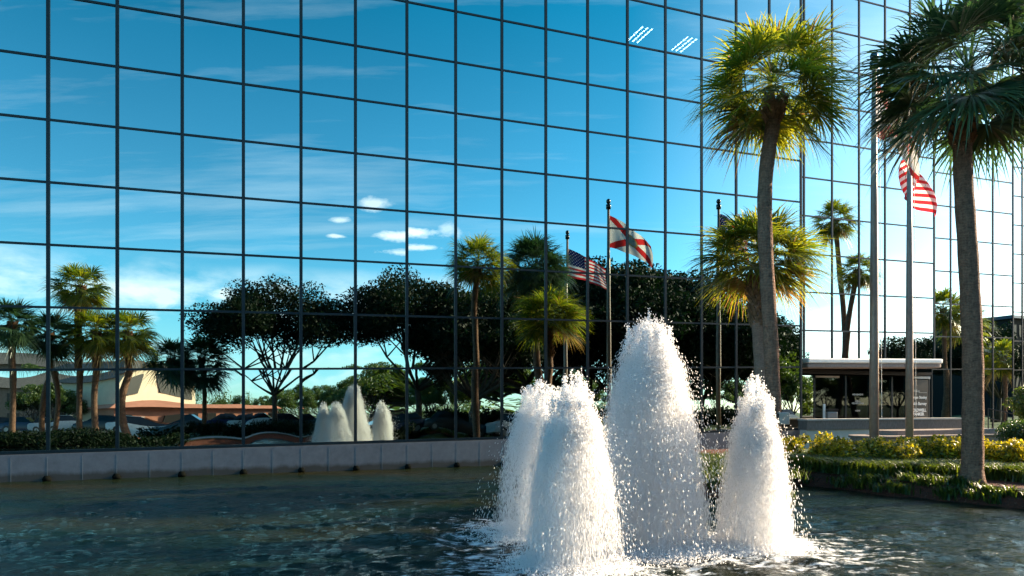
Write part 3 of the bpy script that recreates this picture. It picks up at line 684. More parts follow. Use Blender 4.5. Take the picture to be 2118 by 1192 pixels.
fp1 = flagpole((1808 - CX) / F * D1, D1, EYE + 721 / F * D1, 'tallest looking flagpole, its ball top showing between two palm crowns')
fp2 = flagpole((1881 - CX) / F * D2, D2, EYE + 588 / F * D2, 'flagpole nearer the entrance sign, carrying the striped flag in the sun')
fp3 = flagpole((2400 - CX) / F * D3, D3, 10.9, 'flagpole mirrored in the glass under the leftmost striped flag')
flag('state_flag', fp1, hz(165, D1), 1.45, 2.4, (1.6, 0.92), (20, 50), M['fl'], 'white flag with red diagonal cross, half hidden by the dark palm crown', ph=0.4)
flag('national_flag', fp2, hz(285, D2), 1.45, 1.55, (0.62, .78), (18, 46), M['us'], 'red and white striped flag glowing in the sun beside the dark palm trunk', ph=2.6, grp='striped national flags', fold=0.42, shrink=0.0)
flag('national_flag', fp3, 10.05, 1.5, 2.5, (1.6, 0.92), (18, 30), M['us'], 'striped flag seen in the glass, leftmost of the mirrored flags', ph=2.0, grp='striped national flags')

# ------------------------------------------------------------------ palms
def fan_crown(nleaf, pet, blade, seed, lo=-62, hi=82, nseg=34, wdt=0.030, span=118, droopk=1.0):
    r = np.random.default_rng(seed); V = []; Fq = []; MI = []
    for li in range(nleaf):
        k = (li + 0.5) / nleaf; az = li * 2.39996 + r.uniform(-.3, .3); s0, s1 = math.sin(R(lo)), math.sin(R(hi)); el = math.asin(s1 + (s0 - s1) * k) + R(r.uniform(-8, 8))
        L_ = pet * r.uniform(0.8, 1.15); B = blade * r.uniform(0.85, 1.12)
        d0 = np.array([math.cos(az) * math.cos(el), math.sin(az) * math.cos(el), math.sin(el)])
        side = np.array([-math.sin(az), math.cos(az), 0.0]); up = np.cross(d0, side) * -1
        if up[2] < 0 and el < R(85): up = -up
        dr = 0.16 + 0.10 * r.random()
        tip = d0 * L_ + np.array([0, 0, -dr * L_ * droopk]); dB = d0 + np.array([0, 0, -0.45 * droopk]); dB /= np.linalg.norm(dB)
        # petiole
        n0 = len(V); w_ = 0.016
        for q, pnt in enumerate((d0 * 0.05, d0 * L_ * 0.55 + np.array([0, 0, -dr * L_ * .2]), tip)):
            V.append(pnt + side * w_); V.append(pnt - side * w_)
        Fq += [(n0, n0 + 1, n0 + 3, n0 + 2), (n0 + 2, n0 + 3, n0 + 5, n0 + 4)]; dead = (k > 0.93 and r.random() < 0.6); MI += [0, 0]
        roll = r.uniform(-.5, .5); side2 = side * math.cos(roll) + up * math.sin(roll); nrm = np.cross(side2, dB); nrm /= np.linalg.norm(nrm)
        if nrm[2] < 0: nrm = -nrm
        for s_ in range(nseg):
            a = R(span) * (2 * (s_ + r.uniform(0.2, .8)) / nseg - 1)
            ln = B * (1 - 0.28 * (abs(a) / R(span)) ** 1.5) * r.uniform(0.85, 1.08)
            dd_ = dB * math.cos(a) + side2 * math.sin(a); cup = 0.16 + r.uniform(-.05, .08) + 0.22 * math.cos(a)
            dd_ = dd_ + nrm * cup; dd_ /= np.linalg.norm(dd_); pd = np.cross(dd_, nrm); pd /= np.linalg.norm(pd)
            tw = r.uniform(-.35, .35); pd = pd * math.cos(tw) + np.cross(dd_, pd) * math.sin(tw)
            st = tip + d0 * 0.0; n0 = len(V); ww = wdt * r.uniform(.8, 1.2)
            drp = r.uniform(0.3, 1.1) * droopk
            for (q, wf) in ((0.04, .30), (0.38, 1.45), (0.72, .75), (1.0, .06)):
                pnt = st + dd_ * ln * q + np.array([0, 0, -drp * ln * 0.5 * max(0, q - .3) ** 2 / .49])
                V.append(pnt + pd * ww * wf * .5); V.append(pnt - pd * ww * wf * .5)
            for q in range(3): Fq.append((n0 + 2 * q, n0 + 2 * q + 1, n0 + 2 * q + 3, n0 + 2 * q + 2)); MI.append(1 if dead or (r.random() < 0.02) else 0)
    return np.array(V), np.array(Fq), np.array(MI)
def palm_mesh(name, args, m):
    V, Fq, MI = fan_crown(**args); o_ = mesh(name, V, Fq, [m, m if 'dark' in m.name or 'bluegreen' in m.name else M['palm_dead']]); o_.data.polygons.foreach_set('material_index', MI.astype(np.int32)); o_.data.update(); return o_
def palm(root_loc, path, rad, crown_args, m, lab, grp=None, tm='trunk', boots=0.5, cat='palm tree', crown=None, squash=1.0, nboot=60):
    e = empty('palm_tree', root_loc, label=lab, cat=cat, group=grp); top = Vector(path[-1])
    pts = []; rr = []; n_ = 26
    P3 = [Vector(p) for p in path]
    def cr(t):
        s_ = t * (len(P3) - 1); i = min(int(s_), len(P3) - 2); u_ = s_ - i
        p0 = P3[max(i - 1, 0)]; p1 = P3[i]; p2 = P3[i + 1]; p3 = P3[min(i + 2, len(P3) - 1)]
        return 0.5 * ((2 * p1) + (p2 - p0) * u_ + (2 * p0 - 5 * p1 + 4 * p2 - p3) * u_ ** 2 + (-p0 + 3 * p1 - 3 * p2 + p3) * u_ ** 3)
    for k in range(n_ + 1):
        t = k / n_; pts.append(cr(t)); r_ = rad[0] + (rad[1] - rad[0]) * t + 0.35 * rad[0] * math.exp(-t * 22); rr.append(r_ * (1 + 0.03 * math.sin(k * 2.1)))
    mb = MB(); mb.tube(pts, rr, 18); mb.build('trunk', M[tm], e, smooth=True)
    # leaf boots under the crown
    mb = MB(); r = random.Random(len(lab))
    for k in range(nboot):
        az = k * 2.4; t = 1 - boots / top.z * (1 - k / nboot); b0 = cr(min(t, 1)); out = Vector((math.cos(az), math.sin(az), 0))
        rb = rad[1] * 0.9; d = (out * 0.55 + Vector((0, 0, 1.0))).normalized(); sd = Vector((-out.y, out.x, 0)); ln = r.uniform(0.14, 0.26)
        a = b0 + out * rb; mb.hexa([a - sd * .05 - out * .02, a + sd * .05 - out * .02, a - sd * .05 + out * .03, a + sd * .05 + out * .03, a + d * ln - sd * .025, a + d * ln + sd * .025, a + d * ln - sd * .025 + out * .025, a + d * ln + sd * .025 + out * .025])
    mb.build('leaf_boots', M['boots'], e)
    if crown is None: c = palm_mesh('crown', crown_args, m)
    else: c = crown.copy(); col.objects.link(c)
    c.parent = e; c.location = top + Vector((0, 0, 0.05)); c.scale = (1, 1, squash); return e, c
# tall sunlit palm on the tip of the island
def pth(base, pts):   # pts = (px, py) at the base's depth
    b_ = Vector(base); out = []
    for px, py in pts: q = P(px, py, b_.y); out.append(q - b_)
    return out
b1 = Vector(((1600 - CX) / F * 13.85, 13.85, G))
p1, c1_ = palm(b1, [(0, 0, 0)] + pth(b1, [(1601, 880), (1594, 700), (1583, 500), (1584, 360), (1606, 215)]), (0.145, 0.14), dict(nleaf=58, pet=0.92, blade=1.05, seed=3, nseg=34, lo=-48), M['palm_leaf'], 'tall palm with a sunlit yellow green crown, rising behind the right fountain jet', boots=0.5, squash=1.0)
c1_.location += Vector((-.05, 0, 0.36)); c1_.scale = (.93, .93, .93)
b2 = Vector(((1566 - CX) / F * 17.4, 17.4, G))
p2, c2_ = palm(b2, [(0, 0, 0)] + pth(b2, [(1578, 850), (1574, 760), (1568, 660), (1562, 575)]), (0.165, 0.17), dict(nleaf=64, pet=0.90, blade=1.10, seed=8, lo=-42, hi=80, nseg=38), M['palm_leaf'], 'short stout palm with shaggy boots, its crown below the tall palm crown', tm='trunk_light', boots=1.4, squash=0.85, nboot=110)
c2_.location += Vector((0.1, 0, 0.55))
b3 = Vector(((2010 - CX) / F * 13.75, 13.75, G))
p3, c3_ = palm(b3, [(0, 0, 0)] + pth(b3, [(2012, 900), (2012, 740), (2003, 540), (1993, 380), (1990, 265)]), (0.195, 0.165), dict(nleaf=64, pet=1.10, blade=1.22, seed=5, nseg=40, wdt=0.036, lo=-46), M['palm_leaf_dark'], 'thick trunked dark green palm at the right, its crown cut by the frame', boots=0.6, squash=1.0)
c3_.location += Vector((0.12, 0, 1.10))
# the reflected palms stand behind the camera; crowns share three meshes
ca = palm_mesh('crown', dict(nleaf=46, pet=0.85, blade=0.95, seed=21, nseg=28, wdt=0.04), M['palm_leaf'])
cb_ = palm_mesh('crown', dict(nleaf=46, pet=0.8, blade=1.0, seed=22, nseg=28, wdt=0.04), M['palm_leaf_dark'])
labs = ['tall palm mirrored far left in the glass, its head above the neighbours', 'palm mirrored at the left edge of the glass front', 'leaning palm mirrored beside the first mullion', 'palm mirrored just right of the tallest left palm', 'bushy palm mirrored before the cream block', 'low dark palm mirrored left of the round headed tree', 'squat dark palm mirrored beside the round headed tree']
specs = [(165, 592, 35, 1.0, ca, 0.0), (22, 668, 33, 1.05, cb_, 0.1), (98, 690, 35, 1.0, cb_, .6), (205, 688, 35, 1.0, ca, -.3), (272, 690, 36, 1.05, ca, -.3), (350, 742, 42, 1.1, cb_, .2), (415, 738, 43, 1.25, cb_, .1)]
for (px, py, D, sc_, cm, lean), lab in zip(specs, labs):
    b_ = VM(px, D, G); top = hz(py, D) - G
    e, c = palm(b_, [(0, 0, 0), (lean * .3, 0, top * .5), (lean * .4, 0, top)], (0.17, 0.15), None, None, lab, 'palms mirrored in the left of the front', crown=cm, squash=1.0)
    c.scale = (sc_, sc_, sc_)
for (px, py, D, sc_, cm, ben), lab in zip([(1727, 455, 44, 1.0, ca, .5), (1774, 562, 42, 0.85, ca, -.6)], ['curved palm mirrored above the canopy, taller of the pair', 'curved palm mirrored above the canopy, shorter of the pair', 'palm mirrored at the corner of the stepped front']):
    b_ = VM(px, D, G, 1); top = hz(py, D) - G
    e, c = palm(b_, [(0, 0, 0), (ben * .6, ben, top * .45), (0, 0, top)], (0.2, 0.14), None, None, lab, 'palms mirrored above the canopy', crown=cm)
    c.scale = (sc_, sc_, sc_ * 1.1)
for (px, py, D, sc_), lab in zip([(1950, 640, 50, 1.3), (1990, 665, 52, 1.3), (2075, 740, 46, 1.1)], ['palm mirrored left of the thick trunk in the third plane', 'palm mirrored behind the thick trunk in the third plane', 'low palm mirrored right of the thick trunk']):
    b_ = VM(px, D, G, 2); top = hz(py, D) - G
    e, c = palm(b_, [(0, 0, 0), (0.2, .1, top * .5), (0, 0, top)], (0.17, 0.15), None, None, lab, 'palms mirrored at the right of the front', crown=ca); c.scale = (sc_,) * 3
for o_ in (ca, cb_): bpy.data.objects.remove(o_)
# floodlight on its stake
fb = empty('garden_floodlight', ((1614 - CX) / F * 13.6, 13.6, G), label='tan box floodlight on a thin stake beside the tall palm trunk', cat='floodlight')
zb = hz(866, 13.6) - G
mb = MB(); mb.box((0.06, 0, zb), 0.2, 0.16, 0.24); q = mb.build('lamp_housing', M['tan'], fb); bevel(q, 0.025, 3)
mb = MB(); mb.tube([(0, 0, 0), (0, 0, zb - 0.1)], 0.012, 8); mb.build('stake', M['black'], fb)
mb = MB(); mb.box((-0.085, 0, zb), 0.07, 0.12, 0.2); mb.build('bracket', M['black'], fb)

# ------------------------------------------------------------------ broadleaf trees mirrored in the glass
def leaf_cloud(centers, n, size, r, aspect=0.6):
    c = np.array([x[:3] for x in centers]); rad = np.array([x[3] for x in centers]); fl = np.array([x[4] for x in centers])
    w_ = rad ** 2; idx = r.choice(len(c), n, p=w_ / w_.sum())
    d = r.normal(size=(n, 3)); d /= np.linalg.norm(d, axis=1)[:, None]; rr = r.random(n) ** 0.45
    p = c[idx] + d * (rr * rad[idx])[:, None] * np.stack([np.ones(n), np.ones(n), fl[idx]], 1)
    a = r.normal(size=(n, 3)); a /= np.linalg.norm(a, axis=1)[:, None]; b_ = np.cross(a, r.normal(size=(n, 3))); b_ /= np.linalg.norm(b_, axis=1)[:, None]
    s_ = size * r.uniform(0.6, 1.3, n)[:, None]; a = a * s_; b_ = b_ * s_ * aspect
    V = np.stack([p - a, p + b_ * .8, p + a, p - b_ * .8], 1).reshape(-1, 3); Fq = np.arange(4 * n).reshape(n, 4); return V, Fq
def tree_parts(seed, h, rx, trunk_h, nblob, nleaf, lsize, flat=0.5, rt=0.2):
    r = np.random.default_rng(seed); cs_ = []
    ch = h - trunk_h
    for k in range(nblob):
        an = r.uniform(0, 2 * math.pi); q = math.sqrt(r.random()) * 0.88; z = trunk_h + ch * (0.25 + 0.55 * (1 - q ** 2) * r.uniform(0.3, 1.25)) + (-0.15 * ch if r.random() < .2 else 0)
        cs_.append((math.cos(an) * q * rx, math.sin(an) * q * rx, min(z, h - 0.3), r.uniform(0.16, 0.30) * rx, r.uniform(0.5, 0.75)))
    V, Fq = leaf_cloud(cs_, nleaf, lsize, r)
    mb = MB(); fork = Vector((r.uniform(-.2, .2), r.uniform(-.2, .2), trunk_h * 0.62))
    mb.tube([(0, 0, -0.1), (0.05, 0, trunk_h * .3), fork], [rt * 1.25, rt, rt * .85], 10)
    for k in range(min(nblob, 10)):
        c = Vector(cs_[k][:3]); m_ = fork.lerp(c, 0.5) + Vector((0, 0, (c.z - fork.z) * -0.12)); mb.tube([fork, m_, c], [rt * .5, rt * .28, rt * .08], 6)
        for s_ in range(2):
            c2 = Vector(cs_[(k * 3 + s_ + 5) % nblob][:3]); mb.tube([m_, m_.lerp(c2, .5) + Vector((0, 0, .1)), c2], [rt * .22, rt * .12, rt * .04], 5)
    return mb, V, Fq
def tree(loc, parts, lm, lab, grp, scale=1, rz=0):
    e = empty('broadleaf_tree', loc, rz, label=lab, cat='tree', group=grp); mb, V, Fq = parts
    if 'tm' not in cache_of(parts):
        a = mb.build('trunk', M['bark'], e, smooth=True); b_ = mesh('crown', V, Fq, lm, e); cache_of(parts)['tm'] = (a.data, b_.data)
    else:
        for nm, d in zip(('trunk', 'crown'), cache_of(parts)['tm']): o_ = bpy.data.objects.new(nm, d); col.objects.link(o_); o_.parent = e
    e.scale = (scale,) * 3; return e
_c = {}
def cache_of(p): return _c.setdefault(id(p[0]), {})
TA = tree_parts(31, 8.0, 4.7, 3.9, 56, 40000, 0.085)
TB = tree_parts(32, 11.8, 7.4, 3.6, 95, 60000, 0.15, rt=0.32)
TC = tree_parts(33, 9.5, 5.2, 3.4, 55, 30000, 0.13, rt=0.24)
TG = tree_parts(34, 7.5, 4.0, 1.5, 36, 14000, 0.14)
g1 = 'broad trees mirrored in the glass'
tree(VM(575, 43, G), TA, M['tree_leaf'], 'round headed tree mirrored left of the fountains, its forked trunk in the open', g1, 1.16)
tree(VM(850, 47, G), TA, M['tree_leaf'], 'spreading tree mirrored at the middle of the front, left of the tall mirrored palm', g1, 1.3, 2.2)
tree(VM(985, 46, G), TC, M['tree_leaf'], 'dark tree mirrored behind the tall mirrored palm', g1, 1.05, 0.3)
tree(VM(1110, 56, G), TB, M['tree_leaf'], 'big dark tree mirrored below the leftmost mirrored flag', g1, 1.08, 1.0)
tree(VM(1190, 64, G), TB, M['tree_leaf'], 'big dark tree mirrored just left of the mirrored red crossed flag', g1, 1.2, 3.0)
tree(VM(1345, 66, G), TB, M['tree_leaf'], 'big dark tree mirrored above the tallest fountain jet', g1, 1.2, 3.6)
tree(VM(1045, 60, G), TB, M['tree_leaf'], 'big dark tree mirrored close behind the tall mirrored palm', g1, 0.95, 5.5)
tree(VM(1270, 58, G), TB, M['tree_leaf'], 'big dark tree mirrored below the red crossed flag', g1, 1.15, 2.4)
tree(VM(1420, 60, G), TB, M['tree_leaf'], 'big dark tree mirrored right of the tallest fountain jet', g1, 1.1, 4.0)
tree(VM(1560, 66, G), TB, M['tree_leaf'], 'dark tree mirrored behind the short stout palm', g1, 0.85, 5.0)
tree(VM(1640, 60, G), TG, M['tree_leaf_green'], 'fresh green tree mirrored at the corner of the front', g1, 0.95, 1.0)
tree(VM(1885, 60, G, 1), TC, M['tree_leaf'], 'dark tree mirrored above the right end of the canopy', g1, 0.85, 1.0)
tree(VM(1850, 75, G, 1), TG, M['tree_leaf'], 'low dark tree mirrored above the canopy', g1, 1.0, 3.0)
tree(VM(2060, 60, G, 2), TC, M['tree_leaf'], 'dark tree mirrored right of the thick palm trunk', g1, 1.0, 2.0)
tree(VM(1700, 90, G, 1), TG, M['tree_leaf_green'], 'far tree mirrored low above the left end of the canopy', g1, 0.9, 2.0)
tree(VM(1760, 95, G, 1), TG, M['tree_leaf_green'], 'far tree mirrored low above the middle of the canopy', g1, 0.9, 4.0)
ORD = 'first second third fourth fifth sixth seventh eighth ninth tenth eleventh twelfth thirteenth fourteenth fifteenth sixteenth'.split()
g2 = 'green trees beyond the parking, mirrored low in the glass'
for k, (px, D, s_) in enumerate([(600, 95, .9), (655, 100, 1.0), (715, 90, 1.0), (775, 70, 0.85), (815, 72, .9), (880, 66, .85), (930, 72, 1.0), (1040, 74, 1.0), (90, 60, .7), (130, 62, .6), (460, 98, .6), (530, 105, .8), (1330, 90, 1.), (1200, 92, 1.), (1480, 90, 1.), (1600, 95, 1.)]):
    tree(VM(px, D, G), TG, M['tree_leaf_green'], 'leafy green tree beyond the parking, mirrored %s in its row' % ORD[k], g2, s_, k * 1.3)

r = np.random.default_rng(77); cs_ = []
for k in range(230):
    x = -110 + k * 1.1 + r.uniform(-.5, .5); y = -78 - 0.32 * abs(x) * 0 + r.uniform(-6, 6); hh = 3.2 + 1.8 * math.sin(k * .37) * math.sin(k * .11) + r.uniform(-.8, 1.6)
    for q in range(2): cs_.append((x, y, G + hh * (0.35 + .4 * q), 1.7, .9))
V, Fq = leaf_cloud(cs_, 60000, 0.22, r); tag(mesh('distant_treeline', V, Fq, M['tree_leaf_green']), 'continuous far line of green trees beyond the parking', 'trees', kind='stuff')
# bushes and hedges mirrored along the foot of the glass
def bush(name, pts, n, size, m, lab, cat, grp=None, seed=1):
    r = np.random.default_rng(seed); c = np.mean([p[:3] for p in pts], 0); V, Fq = leaf_cloud(pts, n, size, r)
    loc = Vector((c[0], c[1], G)); o_ = mesh(name, V - np.array([loc.x, loc.y, loc.z]), Fq, m, loc=loc); tag(o_, lab, cat, grp); return o_
for k, (px, D, rad) in enumerate([(30, 29, 1.5), (160, 30, 1.7), (290, 33, 1.3)]):
    b_ = VM(px, D, G + .1); bush('round_bush', [(b_.x + dx, b_.y, b_.z + .05, rad, .38) for dx in (-.8, 0, .8)], 6000, 0.07, M['tree_leaf'], 'rounded dark bush mirrored %s from the left at the foot of the glass' % ORD[k], 'bush', 'bushes across the pool', k)

rr_ = random.Random(8); pts = []
for k in range(110):
    b_ = VM(880 + k * 6.4, 50 + rr_.uniform(-.8, .8), G); pts.append((b_.x, b_.y, G + rr_.uniform(.3, 1.3), .75, .8))
bush('dark_hedge', pts, 26000, 0.13, M['tree_leaf'], 'long dark hedge under the big dark trees mirrored in the glass', 'hedge', None, 12)
# ------------------------------------------------------------------ buildings across the parking
def block(name, loc, rz, w_, d, h, wallm, roofm, nwin, lab, roofh=0.8, winm=None, storeys=2, over=0.5):
    e = empty(name, loc, rz, label=lab, cat='building')
    mb = MB(); mb.box((0, 0, h / 2), w_, d, h); mb.build('wall', wallm, e)
    mb = MB(); hw, hd = w_ / 2 + over, d / 2 + over
    mb.hexa([(-hw, -hd, h), (hw, -hd, h), (-hw, hd, h), (hw, hd, h), (-hw + roofh * 1.6, -hd + roofh * 1.6, h + roofh), (hw - roofh * 1.6, -hd + roofh * 1.6, h + roofh), (-hw + roofh * 1.6, hd - roofh * 1.6, h + roofh), (hw - roofh * 1.6, hd - roofh * 1.6, h + roofh)]); mb.build('roof', roofm, e)
    for s_ in range(storeys):
        for k in range(nwin):
            x = -w_ / 2 + w_ * (k + .5) / nwin; z = h * (s_ + .5) / storeys
            mb = MB(); mb.box((x, d / 2 + 0.02, z), w_ / nwin * .5, 0.08, h / storeys * .5); mb.build('window', M['black'], e)
    return e
M['creamwall'] = pbr('cream_block_wall', (0.72, 0.62, 0.46), (0.66, 0.56, 0.42), scale=2, rough=0.9, bstr=0.1)
M['terracotta'] = pbr('terracotta_wall', (0.55, 0.22, 0.14), (0.45, 0.18, 0.11), scale=2, rough=0.9, bstr=0.1)
M['greyroof'] = pbr('grey_shingle', (0.13, 0.12, 0.11), (0.08, 0.075, 0.07), scale=5, rough=0.9, bstr=0.3)
M['brownwall'] = pbr('brown_wall', (0.20, 0.15, 0.12), (0.15, 0.11, 0.09), scale=3, rough=0.9, bstr=0.1)
def face(px, D): # rotate so that the front looks towards the mirror
    return TH
block('cream_building', VM(258, 66, G), TH - 0.9, 7.5, 8, 4.9, M['creamwall'], M['greyroof'], 3, 'tall cream rendered block mirrored between the left palms', winm='black')
block('terracotta_building', VM(400, 66, G), TH - 0.45, 15, 7, 2.1, M['terracotta'], M['terracotta'], 7, 'long low terracotta building mirrored behind the parked cars', roofh=0.4, storeys=1)
block('brown_building', VM(20, 84, G), face(0, 0), 34, 12, 5.6, M['brownwall'], M['greyroof'], 10, 'wide brown building with a dark hipped roof mirrored at the far left', roofh=1.6)
block('glass_office', VM(2105, 90, G, 2), TH, 15, 14, 12, M['darkroom'], M['frame'], 12, 'dark office block mirrored faintly at the far right', roofh=0.5, storeys=4)

# ------------------------------------------------------------------ parked cars
def make_car(paint):
    e = empty('parked_car', (0, 0, 0)); mb = MB()
    secs = [(-2.2, .38, .78, .80), (-2.05, .30, .88, .86), (-1.5, .26, .95, .90), (-.9, .26, .98, .90), (0.3, .26, .97, .90), (1.0, .26, .93, .90), (1.7, .28, .82, .87), (2.15, .34, .66, .80), (2.25, .40, .58, .72)]
    n_ = 0
    for (x, z0, z1, hw) in secs: mb.v += [Vector((x, -hw, z0)), Vector((x, -hw * 1.02, (z0 + z1) / 2)), Vector((x, -hw * .93, z1)), Vector((x, hw * .93, z1)), Vector((x, hw * 1.02, (z0 + z1) / 2)), Vector((x, hw, z0))]
    for i in range(len(secs) - 1):
        for k in range(6): a = i * 6 + k; b_ = i * 6 + (k + 1) % 6; mb.f.append((a, a + 6, b_ + 6, b_))
    mb.f.append(tuple(range(6))); mb.f.append(tuple(range((len(secs) - 1) * 6, len(secs) * 6))[::-1])
    smooth_by_angle(mb.build('body', paint, e), 35)
    mb = MB(); cab = [(-1.75, .96, .80), (-1.15, 1.40, .62), (0.1, 1.44, .62), (0.95, .94, .78)]
    mb.v += [Vector((x, s_ * y, z)) for (x, z, y) in cab for s_ in (-1, 1)]; mb.f += [(0, 1, 3, 2), (2, 3, 5, 4), (4, 5, 7, 6), (0, 2, 4, 6), (1, 7, 5, 3), (0, 6, 7, 1)]
    mb.build('windows', M['carglass'], e)
    mb = MB(); mb.box((-0.52, 0, 1.445), 1.25, 1.2, 0.03); q = mb.build('roof', paint, e)
    for x in (-1.4, 1.4):
        for y in (-.82, .82):
            mb = MB(); mb.tube([(x, y - .1, .33), (x, y + .1, .33)], .33, 18); wl = mb.build('wheel', M['black'], e); mb = MB(); mb.tube([(x, y - .107, .33), (x, y + .107, .33)], .19, 12); mb.build('rim', M['steel'], wl)
    for y in (-.62, .62):
        mb = MB(); mb.box((2.2, y, .60), .08, .3, .12); mb.build('headlight', M['white'], e); mb = MB(); mb.box((-2.15, y, .72), .08, .3, .12); mb.build('tail_light', M['redlamp'], e)
    return e
M['carglass'] = pbr('car_glass', (0.01, 0.012, 0.014), rough=0.05, bstr=0)
M['redlamp'] = pbr('red_lamp', (0.4, 0.01, 0.01), rough=0.2, bstr=0)
paints = [('black', (0.01, 0.01, 0.012)), ('silver', (0.45, 0.46, 0.47)), ('white', (0.75, 0.75, 0.74)), ('dark blue', (0.012, 0.02, 0.06))]
pr = {n_: pbr(n_.replace(' ', '_') + '_paint', c, rough=0.22, bstr=0) for n_, c in paints}
proto = {n_: make_car(pr[n_]) for n_, c in paints}; used = set(); seq = [0, 3, 1, 0, 2, 0, 3, 1, 0, 3, 0, 1, 2, 0, 3, 0, 1, 0]
k = 0
for row, (D, px0, px1, cnt) in enumerate([(53, -20, 620, 9), (43, 800, 1080, 3), (56, 1150, 1620, 5)]):
    for j in range(cnt):
        px = px0 + (px1 - px0) * j / (cnt - 1); nm = paints[seq[k]][0]; src = proto[nm]
        c = src if nm not in used else copy_tree(src); used.add(nm); b_ = VM(px, D, G + .01); c.location = b_; c.rotation_euler = (0, 0, TH + (0.15 if j % 2 else 0) + (math.pi if j % 3 == 0 else 0))
        tag(c, '%s car mirrored in the glass, %s car of the %s row' % (nm, ORD[j], ('left', 'middle', 'right')[row]), 'car', 'cars in the parking'); k += 1

# ------------------------------------------------------------------ hedge, grasses, flowers
def hedge_pts(line, r_, h, step=0.28, seed=1):
    rr = random.Random(seed); out = []
    for a, b_ in zip(line[:-1], line[1:]):
        a = Vector(a); b_ = Vector(b_); n_ = max(1, int((b_ - a).length / step))
        for k in range(n_):
            p = a.lerp(b_, k / n_)
            for q in range(3): out.append((p.x + rr.uniform(-r_, r_) * 1.3, p.y + rr.uniform(-r_, r_), G + h * rr.uniform(0.35, 0.78) + (0.14 if rr.random() < .2 else 0), r_ * rr.uniform(.35, .9), .85))
    return out
line = [(*PX(1672, 18.8),), (*PX(1720, 17.7),), (*PX(1800, 16.9),), (*PX(1900, 16.8),), (*PX(2000, 16.9),), (*PX(2120, 16.2),), (*PX(2300, 15.6),)]
bush('golden_hedge', hedge_pts(line, 0.46, 0.72), 30000, 0.05, M['hedge_leaf'], 'long yellow green clipped hedge between the pool bank and the flagpoles', 'hedge', seed=4)
def blades(name, region, n, h, m, seed, lab, w_=0.012):
    r = np.random.default_rng(seed); V = np.zeros((n, 6, 3)); base = np.array(region(r, n)); az = r.uniform(0, 2 * np.pi, n); hh = h * r.uniform(.6, 1.25, n); ln = hh * r.uniform(.25, .75, n)
    d = np.stack([np.cos(az), np.sin(az), 0 * az], 1); s_ = np.stack([-np.sin(az), np.cos(az), 0 * az], 1) * w_
    for k, (q, wf) in enumerate(((0, 1), (.6, .8), (1, .1))):
        p = base + d * (ln * q ** 2)[:, None]; p[:, 2] += hh * (q - .35 * q ** 3) ; V[:, 2 * k] = p + s_ * wf; V[:, 2 * k + 1] = p - s_ * wf
    idx = np.arange(n)[:, None] * 6; Fq = np.concatenate([idx + np.array([0, 1, 3, 2]), idx + np.array([2, 3, 5, 4])], 0)
    o_ = mesh(name, V.reshape(-1, 3), Fq, m); tag(o_, lab, 'ground cover', kind='stuff'); return o_
gl = [Vector(PX(1636, 17.6)), Vector(PX(1700, 16.5)), Vector(PX(1800, 15.8)), Vector(PX(1900, 15.6)), Vector(PX(1990, 15.3)), Vector(PX(2120, 14.3)), Vector(PX(2300, 13.4))]
def reg(r, n):
    out = np.zeros((n, 3)); s_ = r.random(n) * (len(gl) - 1)
    for k in range(n):
        i = int(s_[k]); p = gl[i].lerp(gl[i + 1], s_[k] - i); out[k] = (p.x + r.normal() * .12, p.y + r.uniform(-.72, 1.25), G + 0.01)
    return out
_cl = {}
def clump(reg_, k):
    def f(r, n):
        c = reg_(r, max(4, n // k)); idx = r.integers(0, len(c), n); o_ = c[idx] + np.column_stack([r.normal(size=n) * .07, r.normal(size=n) * .07, np.zeros(n)]); return o_
    return f
clump_reg = clump(reg, 42)
blades('grassy_ground_cover', clump_reg, 24000, 0.42, M['grass_leaf'], 5, 'arching green grass tufts along the pool bank before the hedge')
def reg2(r, n):
    out = np.zeros((n, 3)); q = r.random(n); out[:, 0] = 4.6 + q * 1.1 + r.normal(size=n) * .35; out[:, 1] = 14.5 + r.random(n) * 5.5; out[:, 2] = G + .01; return out
blades('island_tip_grass', reg2, 5000, 0.30, M['grass_leaf'], 6, 'grass tufts on the island tip behind the fountain')
def reg3(r, n):
    out = np.zeros((n, 3)); out[:, 0] = 6.5 + r.random(n) * 3.2; out[:, 1] = 17.8 + r.random(n) * 3.5; out[:, 2] = G + .01; return out
blades('grass_by_wall', reg3, 7000, 0.22, M['grass_leaf'], 9, 'short green grass between the hedge end and the glass front')
r = np.random.default_rng(41); n_ = 9000; q = r.integers(int(m_b * .05), int(m_b * .6), n_); wch = r.random(n_) * .62
A0 = RR[1][q]; A1 = RR[5][q]; pp = A0 + (A1 - A0) * (wch[:, None] * 2.2); pp[:, 2] = np.where(wch * 2.2 < 1, pp[:, 2], G + .012) + .006
a = r.normal(size=(n_, 3)) * [1, 1, .4]; a /= np.linalg.norm(a, axis=1)[:, None]; b2_ = np.cross(a, [0, 0, 1.0]); s_ = r.uniform(.015, .045, n_)[:, None]
V = np.stack([pp - a * s_ - b2_ * .008, pp + a * s_ - b2_ * .008, pp + a * s_ + b2_ * .008 + [0, 0, .004], pp - a * s_ + b2_ * .008 + [0, 0, .004]], 1).reshape(-1, 3)
tag(mesh('mulch_chips', V, np.arange(4 * n_).reshape(n_, 4), M['chips']), 'loose red brown bark chips on the pool bank', 'mulch', kind='stuff')
def reg4(r, n):
    q = r.integers(int(m_b * .06), int(m_b * .55), n); w_ = r.random(n)[:, None]; o_ = RR[1][q] * (1 - w_) + RR[5][q] * w_; return o_
blades('bank_tufts', clump(reg4, 40), 16000, 0.26, M['grass_leaf'], 15, 'scattered grass tufts growing down the pool bank')
rr_ = random.Random(9); pts = []
